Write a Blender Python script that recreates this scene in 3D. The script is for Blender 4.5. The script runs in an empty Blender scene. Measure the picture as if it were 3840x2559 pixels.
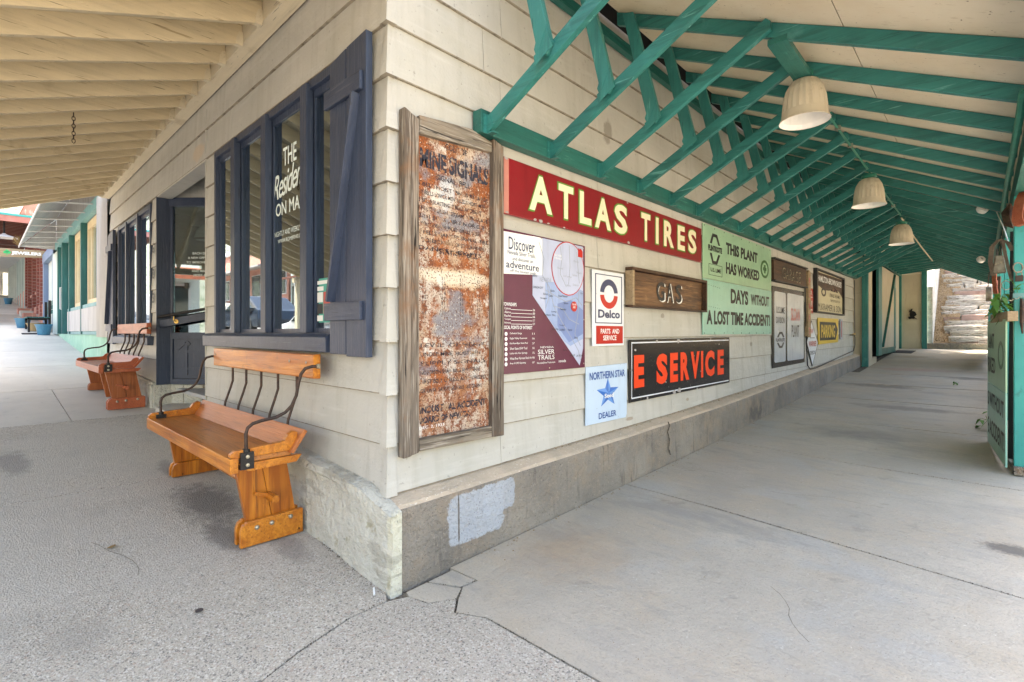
import bpy, math, random
from math import sin, cos, pi, radians, sqrt
random.seed(7)
S = bpy.context.scene
COL = S.collection
# ------------------------------------------------------------------ camera, sky, sun, exposure
cam_d = bpy.data.cameras.new('camera'); cam = bpy.data.objects.new('camera', cam_d); COL.objects.link(cam)
cam.location = (2.484, -1.604, 1.51); cam.rotation_euler = (radians(90), 0, radians(43.2))
cam_d.sensor_width = 36; cam_d.lens = 36*1884/3840; cam_d.shift_y = -31.5/3840
cam_d.clip_end = 2000; cam_d.clip_start = .05
S.camera = cam
W = bpy.data.worlds.new('World'); S.world = W; W.use_nodes = True
SUN_EL, SUN_AZ = radians(60), radians(-38)      # azimuth from +Y towards +X
nt = W.node_tree; bg = nt.nodes['Background']
sky = nt.nodes.new('ShaderNodeTexSky'); sky.sky_type = 'NISHITA'; sky.sun_disc = False
sky.sun_elevation = SUN_EL; sky.sun_rotation = SUN_AZ; sky.dust_density = 3; sky.ozone_density = .6; sky.air_density = 1.0
nt.links.new(sky.outputs[0], bg.inputs[0]); bg.inputs[1].default_value = .15
sl = bpy.data.lights.new('sun', 'SUN'); so = bpy.data.objects.new('sun', sl); COL.objects.link(so)
sl.energy = 3.2; sl.angle = radians(.6); sl.color = (1, .95, .88)
so.rotation_euler = (radians(90)-SUN_EL, 0, -SUN_AZ+pi); so.location = (0, 0, 30)
vs = S.view_settings; vs.view_transform = 'Standard'; vs.look = 'None'; vs.gamma = 1; vs.exposure = 3.05
vs.use_white_balance = True; vs.white_balance_temperature = 8000; vs.white_balance_tint = 10
vs.use_curve_mapping = False
S.cycles.max_bounces = 8; S.cycles.diffuse_bounces = 5; S.cycles.transparent_max_bounces = 12
S.cycles.sample_clamp_indirect = 6

# ------------------------------------------------------------------ materials
def srgb(r, g, b):
    f = lambda c: ((c/255+.055)/1.055)**2.4 if c > 10 else c/255/12.92
    return (f(r), f(g), f(b))
def mat(name, base, layers=(), rough=.6, bump=(), metal=0., coord='P', spec=.4, rlay=None, trans=0):
    m = bpy.data.materials.new(name); m.use_nodes = True; n = m.node_tree; N = n.nodes; L = n.links
    b = N['Principled BSDF']; b.inputs['Metallic'].default_value = metal; b.inputs['Roughness'].default_value = rough
    b.inputs['Specular IOR Level'].default_value = spec
    if coord == 'P': src = N.new('ShaderNodeNewGeometry').outputs['Position']
    else: src = N.new('ShaderNodeTexCoord').outputs['Object']
    def tex(scale, detail=4, kind='n', dist=0., rgh=.6):
        mp = N.new('ShaderNodeMapping'); L.new(src, mp.inputs[0])
        sc = scale if isinstance(scale, (tuple, list)) else (scale,)*3
        mp.inputs['Scale'].default_value = sc
        mp.inputs['Location'].default_value = (random.random()*9,)*3
        if kind == 'blob':
            nz = N.new('ShaderNodeTexNoise'); L.new(src, nz.inputs['Vector']); nz.inputs['Scale'].default_value = dist or 9; nz.inputs['Detail'].default_value = 6; nz.inputs['Roughness'].default_value = .7
            mp.inputs['Location'].default_value = tuple(-a/b for a, b in zip(rgh, sc)); mp.inputs['Scale'].default_value = tuple(1/b for b in sc)
            ln = N.new('ShaderNodeVectorMath'); ln.operation = 'LENGTH'
            if detail == 1:
                ab = N.new('ShaderNodeVectorMath'); ab.operation = 'MULTIPLY'; L.new(mp.outputs[0], ab.inputs[0]); L.new(mp.outputs[0], ab.inputs[1])
                ac = N.new('ShaderNodeVectorMath'); ac.operation = 'MULTIPLY'; L.new(ab.outputs[0], ac.inputs[0]); L.new(ab.outputs[0], ac.inputs[1]); L.new(ac.outputs[0], ln.inputs[0])
            else: L.new(mp.outputs[0], ln.inputs[0])
            ma = N.new('ShaderNodeMath'); ma.operation = 'MULTIPLY_ADD'; L.new(nz.outputs['Fac'], ma.inputs[0]); ma.inputs[1].default_value = 1.5; ma.inputs[2].default_value = .25
            mb = N.new('ShaderNodeMath'); mb.operation = 'SUBTRACT'; L.new(ma.outputs[0], mb.inputs[0]); L.new(ln.outputs['Value'], mb.inputs[1]); return mb.outputs[0]
        if kind == 'v':
            t = N.new('ShaderNodeTexVoronoi'); L.new(mp.outputs[0], t.inputs['Vector']); t.inputs['Scale'].default_value = 1
            return t.outputs['Distance']
        if kind == 'c':
            t = N.new('ShaderNodeTexVoronoi'); L.new(mp.outputs[0], t.inputs['Vector']); t.inputs['Scale'].default_value = 1
            s = N.new('ShaderNodeSeparateColor'); L.new(t.outputs['Color'], s.inputs[0]); return s.outputs[0]
        if kind == 'w':
            t = N.new('ShaderNodeTexWave'); L.new(mp.outputs[0], t.inputs['Vector']); t.inputs['Scale'].default_value = 1
            t.inputs['Distortion'].default_value = dist; t.inputs['Detail'].default_value = detail; t.bands_direction = 'Z'
            return t.outputs['Fac']
        t = N.new('ShaderNodeTexNoise'); L.new(mp.outputs[0], t.inputs['Vector']); t.inputs['Scale'].default_value = 1
        t.inputs['Detail'].default_value = detail; t.inputs['Roughness'].default_value = rgh; t.inputs['Distortion'].default_value = dist
        return t.outputs['Fac']
    rgb = N.new('ShaderNodeRGB'); rgb.outputs[0].default_value = (*base, 1); cur = rgb.outputs[0]
    for ly in layers:
        scale, lo, hi, col = ly[:4]; o = ly[4] if len(ly) > 4 else {}
        f = tex(scale, o.get('d', 4), o.get('k', 'n'), o.get('dist', 0.), o.get('r', .6))
        mr = N.new('ShaderNodeMapRange'); L.new(f, mr.inputs[0]); mr.inputs[1].default_value = lo; mr.inputs[2].default_value = hi
        mr.inputs[4].default_value = o.get('a', 1.)
        mx = N.new('ShaderNodeMix'); mx.data_type = 'RGBA'; mx.blend_type = o.get('mode', 'MIX')
        L.new(mr.outputs[0], mx.inputs[0]); L.new(cur, mx.inputs[6]); mx.inputs[7].default_value = (*col, 1); cur = mx.outputs[2]
    L.new(cur, b.inputs['Base Color'])
    if rlay:
        f = tex(rlay[0]); mr = N.new('ShaderNodeMapRange'); L.new(f, mr.inputs[0]); mr.inputs[1].default_value = .3; mr.inputs[2].default_value = .7
        mr.inputs[3].default_value = rlay[1]; mr.inputs[4].default_value = rlay[2]; L.new(mr.outputs[0], b.inputs['Roughness'])
    prev = None
    for bp in bump:
        scale, dist = bp[:2]; o = bp[2] if len(bp) > 2 else {}
        f = tex(scale, o.get('d', 5), o.get('k', 'n'), o.get('dist', 0.))
        bn = N.new('ShaderNodeBump'); bn.inputs['Distance'].default_value = dist; bn.inputs['Strength'].default_value = 1
        L.new(f, bn.inputs['Height'])
        if prev: L.new(prev, bn.inputs['Normal'])
        prev = bn.outputs[0]
    if prev: L.new(prev, b.inputs['Normal'])
    return m
def glass(name, tint=(.55, .6, .58), refl=.35):
    m = bpy.data.materials.new(name); m.use_nodes = True; n = m.node_tree; N = n.nodes; L = n.links
    N.remove(N['Principled BSDF']); out = N['Material Output']
    t = N.new('ShaderNodeBsdfTransparent'); t.inputs[0].default_value = (*tint, 1)
    g = N.new('ShaderNodeBsdfGlossy'); g.inputs['Roughness'].default_value = .015; g.inputs[0].default_value = (.74, .88, 1, 1)
    fr = N.new('ShaderNodeFresnel'); fr.inputs[0].default_value = 1.5
    ma = N.new('ShaderNodeMath'); ma.operation = 'MULTIPLY_ADD'; ma.inputs[1].default_value = 2.2; ma.inputs[2].default_value = refl*.45
    ma.use_clamp = True
    L.new(fr.outputs[0], ma.inputs[0]); mx = N.new('ShaderNodeMixShader'); L.new(ma.outputs[0], mx.inputs[0])
    L.new(t.outputs[0], mx.inputs[1]); L.new(g.outputs[0], mx.inputs[2]); L.new(mx.outputs[0], out.inputs[0])
    return m
def blob(c, r, col, a=.8, soft=.3, ns=9, sq=0):
    return (r, 0, soft, col, {'k': 'blob', 'r': c, 'dist': ns, 'a': a, 'd': 1 if sq else 4})
def k(c, f): return tuple(min(1, x*f) for x in c)
M = {}
def paint(name, c, along=None, rough=.5, wear=None, amt=.2, **kw):
    """painted wood; along = axis of the grain"""
    sc = [26, 26, 26]
    if along is not None: sc[along] = 1.6
    big = [x*.28 for x in sc]
    lay = [(2.2, .35, .7, k(c, 1-amt), {'a': .7}), (tuple(sc), .48, .72, k(c, 1-amt*1.3), {'a': .8}), (tuple(big), .62, .75, k(c, .55), {'a': .5})]
    if wear: lay += [(tuple(x*1.3 for x in sc), .63, .68, wear, {'a': .7, 'd': 6}), (3, .6, .68, k(wear, .9), {'a': .35, 'd': 8}), (tuple(x*2 for x in sc), .66, .69, k(c, .25), {'a': .7})]
    lay.append(((60, 60, 60), .68, .74, k(c, .45), {'a': .5}))
    M[name] = mat(name, c, lay, rough=rough, bump=[(tuple(x*2.2 for x in sc), .0035), ((9, 9, 9), .004)], **kw)
SID = (.50, .49, .455)
M['siding'] = mat('siding', SID, [(1.2, .35, .7, (.42, .42, .385)), ((9, 9, .8), .5, .75, (.38, .37, .33), {'a': .8}), ((.8, .8, 1.2), .55, .7, (.40, .385, .33), {'a': .6}), ((2, 2, 22), .55, .75, (.53, .53, .50), {'a': .6}), blob((0, 2.32, 3.33), (.05, .08, .13), (.22, .20, .17), .7), blob((-3.6, 0, 3.42), (.25, .1, .10), (.55, .44, .33), .7), blob((0, 3.4, 1.69), (.05, .05, .03), (.25, .23, .2)), blob((0, 6.18, 1.34), (.05, .06, .04), (.25, .23, .2)), blob((0, 4.0, .74), (.05, .05, .02), (.3, .26, .2)), blob((0, 2.7, .68), (.05, .08, .02), (.33, .26, .2)),
    (30, .68, .74, (.20, .19, .17), {'a': .5, 'd': 2}), (11, .72, .76, (.30, .28, .25), {'a': .6}), (4, .7, .78, (.33, .29, .23), {'a': .5})],
    rough=.55, bump=[((50, 50, 50), .002), ((7, 7, 7), .010)], spec=.3)
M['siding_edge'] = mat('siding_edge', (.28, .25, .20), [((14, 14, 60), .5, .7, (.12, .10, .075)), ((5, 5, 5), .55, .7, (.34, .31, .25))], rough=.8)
M['siding_gap'] = mat('siding_gap', (.10, .09, .08), rough=.9)
paint('soffit', (.66, .56, .385), 1, .6, (.30, .22, .12), .17)
paint('soffit_board', (.68, .60, .45), 0, .6, (.40, .30, .18), .12)
paint('green', (.024, .205, .19), 0, .38, (.14, .40, .38), .45)
paint('green_y', (.015, .14, .12), 1, .45, (.09, .30, .24), .35)
paint('green_z', (.024, .205, .19), 2, .42, (.11, .35, .30), .35)
M['teal_post'] = mat('teal_post', (.012, .26, .25), [((5, 5, 1.5), .4, .7, (.02, .33, .30)), ((14, 14, 14), .6, .75, (.01, .17, .16)), ((30, 30, 6), .69, .74, (.10, .35, .3))], rough=.35, bump=[((30, 30, 4), .003)])
M['ceiling'] = mat('ceiling', (.72, .65, .52), [(1.6, .35, .7, (.64, .55, .41)), ((14, 40, 14), .6, .75, (.46, .37, .25), {'a': .6}), (38, .70, .74, (.2, .15, .1), {'d': 2, 'a': .8})], rough=.8, bump=[((40, 90, 40), .0015)])
NB = (.042, .060, .105)
paint('navy', NB, 2, .38, (.09, .10, .14), .25)
paint('navy_h', NB, 0, .38, (.10, .11, .15), .25)
M['concrete_base'] = mat('concrete_base', (.36, .32, .27), [blob((.13, 5.9, .4), (.1, .5, .25), (.11, .10, .09), .8, .6, 6), (1.3, .35, .65, (.22, .20, .175)), (5, .45, .7, (.36, .29, .22)), ((16, 16, 3), .58, .75, (.12, .11, .10), {'a': .8}),
    (55, .62, .7, (.42, .37, .31), {'d': 2, 'a': .7}), blob((.13, .58, .355), (.3, .25, .155), (.50, .54, .60), .9, .25, 22, 1), blob((.13, .78, .42), (.3, .155, .10), (.50, .54, .60), .85, .25, 22, 1), blob((.13, .425, .36), (.2, .008, .16), (.17, .15, .13), .9, .1, 9), (90, .66, .71, (.07, .065, .06), {'d': 2}), ((30, 9, 60), .66, .70, (.2, .18, .15), {'a': .6})], rough=.85, bump=[(14, .05), (60, .018), (160, .005)])
M['base_paint'] = mat('base_paint', (.56, .555, .50), [(3, .4, .7, (.46, .45, .40)), blob((.14, -.03, .3), (.05, .1, .3), (.66, .64, .5), .7, .3, 14), ((2.2, 2.2, 9), .60, .64, (.33, .31, .26), {'a': .55, 'd': 8}), ((8, 8, 20), .58, .7, (.60, .58, .50)), (10, .64, .72, (.33, .30, .2), {'a': .7}), ((30, 30, 12), .70, .73, (.12, .11, .09), {'a': .9}), (6, .68, .72, (.62, .6, .56))],
    rough=.75, bump=[(9, .05), (40, .014)])
M['white_wash'] = mat('white_wash', (.56, .59, .62), [((4, 10, 22), .50, .62, (.36, .35, .33)), (60, .64, .7, (.25, .23, .2))], rough=.8, bump=[(40, .004)])
M['aggregate'] = mat('aggregate', (.54, .485, .405), [(.8, .35, .65, (.455, .41, .34)), (190, .5, .3, (.35, .32, .28), {'k': 'c', 'a': .8}), (120, .82, .9, (.66, .63, .57), {'k': 'c', 'a': .7}), (130, .13, .09, (.15, .14, .13), {'k': 'c', 'a': .8}),
    (90, .94, .95, (.40, .29, .23), {'k': 'c', 'a': .5}), (1.7, .55, .75, (.30, .275, .24), {'a': .7}), (.55, .5, .62, (.48, .445, .395), {'a': .5}), (7, .64, .75, (.28, .26, .23), {'a': .5, 'd': 8}), (260, .5, .7, (.56, .52, .46), {'a': .5}),
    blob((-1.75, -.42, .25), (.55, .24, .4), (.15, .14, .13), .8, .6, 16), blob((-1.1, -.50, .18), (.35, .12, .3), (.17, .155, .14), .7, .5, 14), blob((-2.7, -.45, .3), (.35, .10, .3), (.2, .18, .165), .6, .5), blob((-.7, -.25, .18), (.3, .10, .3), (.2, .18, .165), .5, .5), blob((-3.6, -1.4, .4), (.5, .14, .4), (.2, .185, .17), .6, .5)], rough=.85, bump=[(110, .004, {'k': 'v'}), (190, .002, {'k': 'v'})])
M['concrete'] = mat('concrete', (.50, .445, .365), [(.9, .35, .65, (.39, .35, .29)), (1.9, .46, .62, (.46, .39, .30), {'a': .8, 'd': 8}), ((1.6, 6, 4), .54, .72, (.36, .335, .30), {'a': .7}), (1.3, .55, .7, (.42, .405, .37)), ((5, 26, 9), .60, .72, (.30, .275, .24), {'a': .45}),
    (30, .58, .72, (.32, .29, .25), {'a': .6}), (110, .68, .72, (.12, .105, .09), {'d': 2, 'a': .8}), (13, .74, .77, (.22, .185, .15), {'a': .6}), (75, .5, .62, (.36, .33, .285), {'a': .45, 'd': 3}), (45, .70, .74, (.66, .62, .55), {'a': .6, 'd': 2}), ((.7, 1.6, 1), .54, .64, (.29, .275, .25), {'a': .6, 'd': 10, 'r': .75}), (3.3, .60, .66, (.27, .24, .2), {'a': .45, 'd': 10, 'r': .75}),
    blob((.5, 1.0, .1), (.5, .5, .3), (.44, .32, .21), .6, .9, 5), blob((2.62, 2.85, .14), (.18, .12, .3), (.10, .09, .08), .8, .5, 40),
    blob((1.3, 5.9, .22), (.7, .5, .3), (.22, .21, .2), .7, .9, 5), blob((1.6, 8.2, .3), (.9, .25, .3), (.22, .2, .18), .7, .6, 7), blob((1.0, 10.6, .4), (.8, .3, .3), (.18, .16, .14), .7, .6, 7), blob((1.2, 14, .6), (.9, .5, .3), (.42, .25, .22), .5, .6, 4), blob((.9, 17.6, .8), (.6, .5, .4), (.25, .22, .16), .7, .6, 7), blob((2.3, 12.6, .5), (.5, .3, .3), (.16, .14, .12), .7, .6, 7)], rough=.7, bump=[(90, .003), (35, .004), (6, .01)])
M['concrete_light'] = mat('concrete_light', (.56, .53, .47), [(1.1, .35, .65, (.48, .455, .41)), (9, .6, .75, (.36, .35, .33), {'a': .6}), (120, .68, .72, (.22, .21, .2), {'d': 2})], rough=.8, bump=[(90, .002), (5, .006)])
M['gap'] = mat('gap', (.09, .075, .06), [(40, .45, .6, (.22, .19, .15))], rough=.95, bump=[(60, .01)])
M['soil'] = mat('soil', (.40, .36, .30), [(3, .4, .6, (.33, .30, .25)), (60, .6, .7, (.3, .27, .22))], rough=.95, bump=[(20, .03)])
def wood(name, c1, c2, c3, ax=0, rough=.35, ct=0):
    s = [34, 34, 34]; s[ax] = 1.3; s2 = [7, 7, 7]; s2[ax] = .9; s3 = [70, 70, 70]; s3[ax] = 3
    if ct:
        M[name] = mat(name, c1, [(tuple(s2), .42, .6, k(c1, .6), {'dist': .8}), (tuple(s), .47, .56, c2, {'a': .85, 'dist': .4, 'd': 6}), (tuple(s3), .54, .62, c3, {'a': .6}), (tuple(a*1.6 for a in s), .63, .66, k(c2, .25), {'d': 3}), (5, .55, .7, (.24, .12, .06), {'a': .5})],
            rough=rough, bump=[(tuple(s), .012), (tuple(s3), .005)]); return
    M[name] = mat(name, c1, [(tuple(s2), .4, .62, c2, {'dist': 1.2}), (tuple(s), .45, .65, c2, {'a': .8, 'dist': .5}), (tuple(s3), .56, .68, c3, {'a': .6}), (4, .66, .74, c3, {'a': .7}), ((11, 11, 11), .72, .75, k(c3, .35), {'a': .9})],
        rough=rough, bump=[(tuple(s), .004), (tuple(s3), .002)])
wood('bench_wood', (.64, .235, .03), (.42, .12, .014), (.13, .035, .010), 0, .28)
wood('bench_wood_z', (.62, .22, .028), (.36, .10, .014), (.11, .03, .010), 2, .28)
wood('bench_seat', (.38, .14, .04), (.52, .20, .05), (.14, .05, .02), 0, .3)
wood('bench_back', (.50, .165, .05), (.38, .115, .035), (.20, .07, .03), 0, .4)
wood('red_wood', (.47, .125, .055), (.38, .085, .035), (.18, .045, .02), 0)
wood('red_wood_z', (.42, .13, .04), (.30, .08, .025), (.13, .04, .018), 2)
wood('barn_wood', (.25, .205, .165), (.085, .065, .05), (.40, .36, .31), 2, .9, ct=1)

wood('barn_wood_y', (.27, .23, .18), (.09, .07, .055), (.42, .38, .33), 1, .9, ct=1)
wood('plank_dark', (.17, .085, .04), (.06, .03, .017), (.32, .18, .09), 1, .5)
wood('plank_dark2', (.075, .035, .018), (.03, .015, .01), (.14, .07, .035), 1, .5)
wood('timber', (.40, .30, .19), (.28, .20, .12), (.15, .10, .06), 1, .7)
M['iron'] = mat('iron', (.05, .035, .03), [(30, .45, .7, (.10, .055, .04)), (80, .6, .7, (.03, .025, .025))], rough=.5, metal=.5, bump=[(90, .002)])
M['black_iron'] = mat('black_iron', (.018, .018, .02), [(30, .5, .7, (.035, .03, .03))], rough=.4, metal=.3)
M['bolt'] = mat('bolt', (.45, .42, .35), [(60, .5, .7, (.25, .2, .14))], rough=.35, metal=.8)
M['brass'] = mat('brass', (.55, .36, .12), rough=.3, metal=.9)
M['rust_sheet'] = mat('rust_sheet', (.50, .46, .41), [blob((.01, .45, 1.3), (.4, .34, .55), (.26, .22, .21), .4, 1.4, 16),
    ((1, 2.2, 2.2), .42, .60, (.42, .27, .16), {'a': .8}), ((1, 5.5, 3.2), .46, .55, (.30, .085, .022), {'d': 9, 'r': .75}), ((1, 3, 1.6), .53, .6, (.30, .13, .06), {'d': 9, 'r': .7, 'a': .8}), ((1, 16, 16), .50, .56, (.20, .062, .026), {'d': 6, 'r': .8}),
    ((1, 2.2, 3.0), .56, .62, (.20, .21, .24), {'d': 6, 'a': .85}), blob((.01, .5, 1.86), (.4, .34, .07), (.62, .50, .36), .8, .3, 12), blob((.01, .5, 1.86), (.4, .34, .05), (.66, .62, .52), .6, .4, 20), blob((.01, .42, 2.38), (.4, .07, .13), (.52, .54, .56), .8, .3, 14), ((1, 90, 90), .56, .62, (.10, .038, .02), {'d': 3}), ((1, 70, 70), .62, .66, (.66, .60, .52), {'d': 3, 'a': .85}), ((1, 3.0, 3.4), .585, .63, (.62, .58, .52), {'d': 8, 'r': .7, 'a': .9})],
    rough=.7, bump=[((1, 60, 60), .002)])
def enamel(name, c, rough=.3, dirt=.3, chips=True, dc=(.12, .06, .03)):
    lay = [(2.5, .4, .7, k(c, 1-dirt*.5)), ((6, 12, 1.6), .55, .75, k(c, 1-dirt), {'a': .6})]
    if chips: lay += [(38, .70, .72, dc, {'a': .8, 'd': 3})]
    M[name] = mat(name, c, lay, rough=rough, bump=[(3, .004)])
enamel('red_enamel', (.235, .012, .018)); enamel('cream_enamel', (.80, .73, .52), dirt=.1); enamel('line_green', (.10, .28, .05))
enamel('map_purple', (.105, .014, .045), chips=False); enamel('map_blue', (.28, .38, .62), chips=False); enamel('map_pale', (.44, .50, .68), chips=False)
enamel('map_mid', (.17, .25, .50), chips=False)
enamel('white_enamel', (.68, .72, .78), dirt=.12); enamel('delco_blue', (.028, .045, .115), chips=False); enamel('delco_red', (.48, .018, .014), chips=False)
enamel('mint', (.30, .50, .34), .3, .25, True); enamel('mint_blue', (.24, .50, .42), .3, .2)
enamel('star_white', (.50, .64, .80), .3, .15); enamel('star_blue', (.03, .16, .55), chips=False); enamel('star_light', (.13, .33, .75), chips=False); enamel('ink_blue', (.03, .09, .32), chips=False)
enamel('black_enamel', (.018, .018, .02), .25, .3, True, (.45, .42, .38)); enamel('orange_red', (.80, .055, .012), .4, .08, False)
enamel('sheet_white', (.50, .53, .57), .22, .3, True, (.1, .08, .06)); enamel('sign_red', (.45, .05, .04), chips=False)
enamel('yellow', (.62, .42, .035), .35, .25); enamel('cream_dark', (.55, .50, .34), .5, .25, True); enamel('bare_steel', (.36, .34, .33), .5, .3, True)
enamel('ink', (.02, .02, .022), .5, .2, False); enamel('ink_soft', (.07, .06, .06), .6, .4, False); enamel('grey_print', (.30, .34, .42), chips=False)
enamel('white_print', (.78, .80, .80), .5, .05, False); enamel('teal_print', (.05, .34, .28), .5, .1, False); enamel('safety_green', (.035, .13, .035), chips=False)
M['decal'] = mat('decal', (.75, .85, .83), rough=.5)
M['head_ink'] = mat('head_ink', (.028, .03, .045), [((1, 30, 30), .58, .61, (.30, .14, .07), {'d': 5}), ((1, 5, 9), .60, .64, (.40, .28, .2), {'a': .8})], rough=.8)
M['rust_ink'] = mat('rust_ink', (.03, .028, .04), [((1, 34, 34), .56, .6, (.36, .15, .06), {'d': 5}), ((1, 9, 9), .58, .64, (.42, .27, .17), {'a': .8})], rough=.8)
M['glass'] = glass('window_glass'); M['glass_dark'] = glass('door_glass', (.6, .66, .66), .3); M['glass_teal'] = glass('shop_glass', (.3, .42, .45), .4)
M['interior'] = mat('interior', (.45, .46, .46), [(1, .4, .6, (.4, .4, .4))], rough=.8)
M['interior_white'] = mat('interior_white', (.70, .70, .68), rough=.7)
M['interior_dark'] = mat('interior_dark', (.05, .05, .055), rough=.8)
M['lamp_shade'] = mat('lamp_shade', (.60, .53, .41), [((20, 20, 3), .5, .7, (.50, .43, .32)), (12, .6, .72, (.33, .26, .17), {'a': .6})], rough=.45, bump=[(40, .001)])
M['lamp_inside'] = mat('lamp_inside', (.80, .80, .78), rough=.4)
M['pipe_green'] = mat('pipe_green', (.02, .17, .12), [(12, .5, .7, (.03, .24, .17))], rough=.4)
M['pipe_cream'] = mat('pipe_cream', (.5, .43, .3), rough=.5)
M['dark'] = mat('dark', (.012, .012, .012), rough=.9)
M['asphalt'] = mat('asphalt', (.14, .135, .13), [(1, .4, .6, (.17, .165, .16)), (90, .6, .7, (.11, .11, .1))], rough=.9, bump=[(60, .005)])
M['mint_stucco'] = mat('mint_stucco', (.33, .55, .42), [((3, 3, 2), .4, .65, (.27, .48, .36)), ((12, 12, 5), .60, .7, (.48, .6, .52)), (20, .68, .73, (.2, .3, .22))], rough=.8, bump=[(20, .01)])
M['teal_frame'] = mat('teal_frame', (.13, .30, .31), [((12, 12, 2), .45, .7, (.20, .38, .39)), (30, .68, .73, (.3, .4, .4))], rough=.5)
M['teal_dark'] = mat('teal_dark', (.012, .10, .10), [((12, 12, 2), .45, .7, (.02, .14, .14))], rough=.5)
M['cream_frame'] = mat('cream_frame', (.66, .53, .33), [(3, .4, .7, (.58, .45, .28))], rough=.5)
M['metal_white'] = mat('metal_white', (.52, .52, .52), [((6, 6, .8), .45, .7, (.42, .42, .43)), (25, .66, .72, (.35, .30, .25), {'a': .6})], rough=.45, metal=.1)
M['metal_grey'] = mat('metal_grey', (.33, .32, .31), [((7, 7, 1), .45, .7, (.24, .23, .22))], rough=.5, metal=.2)
M['blue_paint'] = mat('blue_paint', (.13, .19, .30), [((4, 4, 1), .4, .7, (.18, .25, .36))], rough=.5)
M['pale_blue'] = mat('pale_blue', (.50, .62, .60), [((4, 4, 1), .4, .7, (.42, .54, .54))], rough=.5)
M['pale_wall'] = mat('pale_wall', (.56, .62, .58), [(2, .4, .7, (.48, .54, .51))], rough=.6)
M['brick'] = mat('brick', (.27, .085, .065), [((5, 5, 14), .35, .65, (.19, .06, .05)), (60, .6, .7, (.33, .14, .11)), (2, .6, .7, (.32, .13, .1))], rough=.85, bump=[(60, .004)])
M['mortar'] = mat('mortar', (.34, .30, .27), rough=.9)
M['salmon'] = mat('salmon', (.50, .24, .18), [(3, .4, .7, (.42, .19, .14)), ((8, 8, 3), .62, .7, (.58, .4, .33))], rough=.8, bump=[(20, .006)])
M['rust_roof'] = mat('rust_roof', (.35, .10, .05), [((9, 9, 3), .4, .7, (.22, .06, .035)), (20, .6, .7, (.5, .25, .16))], rough=.7)
M['redbrown'] = mat('redbrown', (.16, .055, .035), [((8, 1, 8), .4, .7, (.09, .03, .02))], rough=.6)
M['pink_fascia'] = mat('pink_fascia', (.50, .20, .16), [(4, .4, .7, (.42, .15, .12))], rough=.6)
M['sky_blue_pot'] = mat('pot_blue', (.035, .17, .28), [((6, 6, 2), .45, .7, (.06, .24, .36))], rough=.35)
M['pot_tan'] = mat('pot_tan', (.38, .27, .14), rough=.6)
M['leaf'] = mat('leaf', (.07, .19, .025), [((9, 9, 9), .4, .7, (.11, .27, .04))], rough=.45)
M['leaf_dry'] = mat('leaf_dry', (.22, .13, .05), [(20, .4, .7, (.3, .2, .08))], rough=.7)
M['leather'] = mat('leather', (.15, .11, .085), [(14, .4, .7, (.26, .21, .17)), (60, .6, .7, (.05, .04, .03))], rough=.6, bump=[(50, .004)])
M['red_leather'] = mat('red_leather', (.28, .07, .035), [(14, .4, .7, (.36, .12, .06)), (60, .6, .7, (.10, .03, .02))], rough=.55, bump=[(50, .004)])
M['old_metal'] = mat('old_metal', (.26, .24, .19), [(14, .4, .65, (.14, .11, .08)), (40, .6, .7, (.35, .3, .2))], rough=.5, metal=.5)
M['stone'] = mat('stone', (.60, .54, .46), [((5, 5, 30), .48, .6, (.15, .125, .10), {'d': 8}), (2.5, .4, .65, (.42, .37, .31)), ((6, 6, 25), .5, .7, (.60, .55, .49)), (20, .62, .7, (.14, .12, .10))], rough=.9, bump=[((6, 6, 26), .08), (50, .02)])
M['stone_red'] = mat('stone_red', (.33, .22, .18), [(4, .4, .65, (.24, .16, .13))], rough=.9, bump=[(12, .03)])
M['litter'] = mat('litter', (.36, .25, .14), [(30, .45, .6, (.18, .11, .06)), (60, .55, .7, (.42, .33, .2))], rough=.95, bump=[(40, .04)])
M['hill'] = mat('hill', (.24, .24, .20), [(.06, .4, .65, (.16, .18, .13)), (.6, .5, .65, (.09, .12, .07)), (.2, .6, .7, (.33, .29, .23))], rough=1)
M['car_paint'] = mat('car_paint', (.55, .57, .58), rough=.2, spec=.7); M['car_blue'] = mat('car_blue', (.02, .028, .04), rough=.2, spec=.7)
M['car_glass'] = mat('car_glass', (.02, .03, .03), rough=.05, spec=.8); M['tyre'] = mat('tyre', (.02, .02, .02), rough=.8)
M['rubber_mat'] = mat('rubber_mat', (.03, .03, .035), rough=.9, bump=[((60, 60, 1), .005)])
M['plastic_white'] = mat('plastic_white', (.75, .75, .74), rough=.4)
M['end_wall'] = mat('end_wall', (.56, .50, .38), [(1.2, .35, .7, (.48, .42, .31)), ((16, 16, 3), .58, .75, (.42, .36, .27), {'a': .6}), (40, .68, .74, (.25, .2, .15), {'a': .6})], rough=.7)
M['white_rough'] = mat('white_rough', (.62, .60, .57), [(4, .4, .65, (.45, .43, .40)), (15, .6, .7, (.3, .28, .25))], rough=.9, bump=[(10, .04)])
M['porch_white'] = mat('porch_white', (.62, .63, .62), [(3, .4, .7, (.52, .53, .52))], rough=.6)
M['pot_teal'] = mat('pot_teal', (.03, .35, .33), rough=.5); M['shamrock'] = mat('shamrock', (.02, .42, .14), rough=.5)
M['bush'] = mat('bush', (.05, .10, .03), [(3, .4, .6, (.08, .14, .04))], rough=.8)

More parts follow.
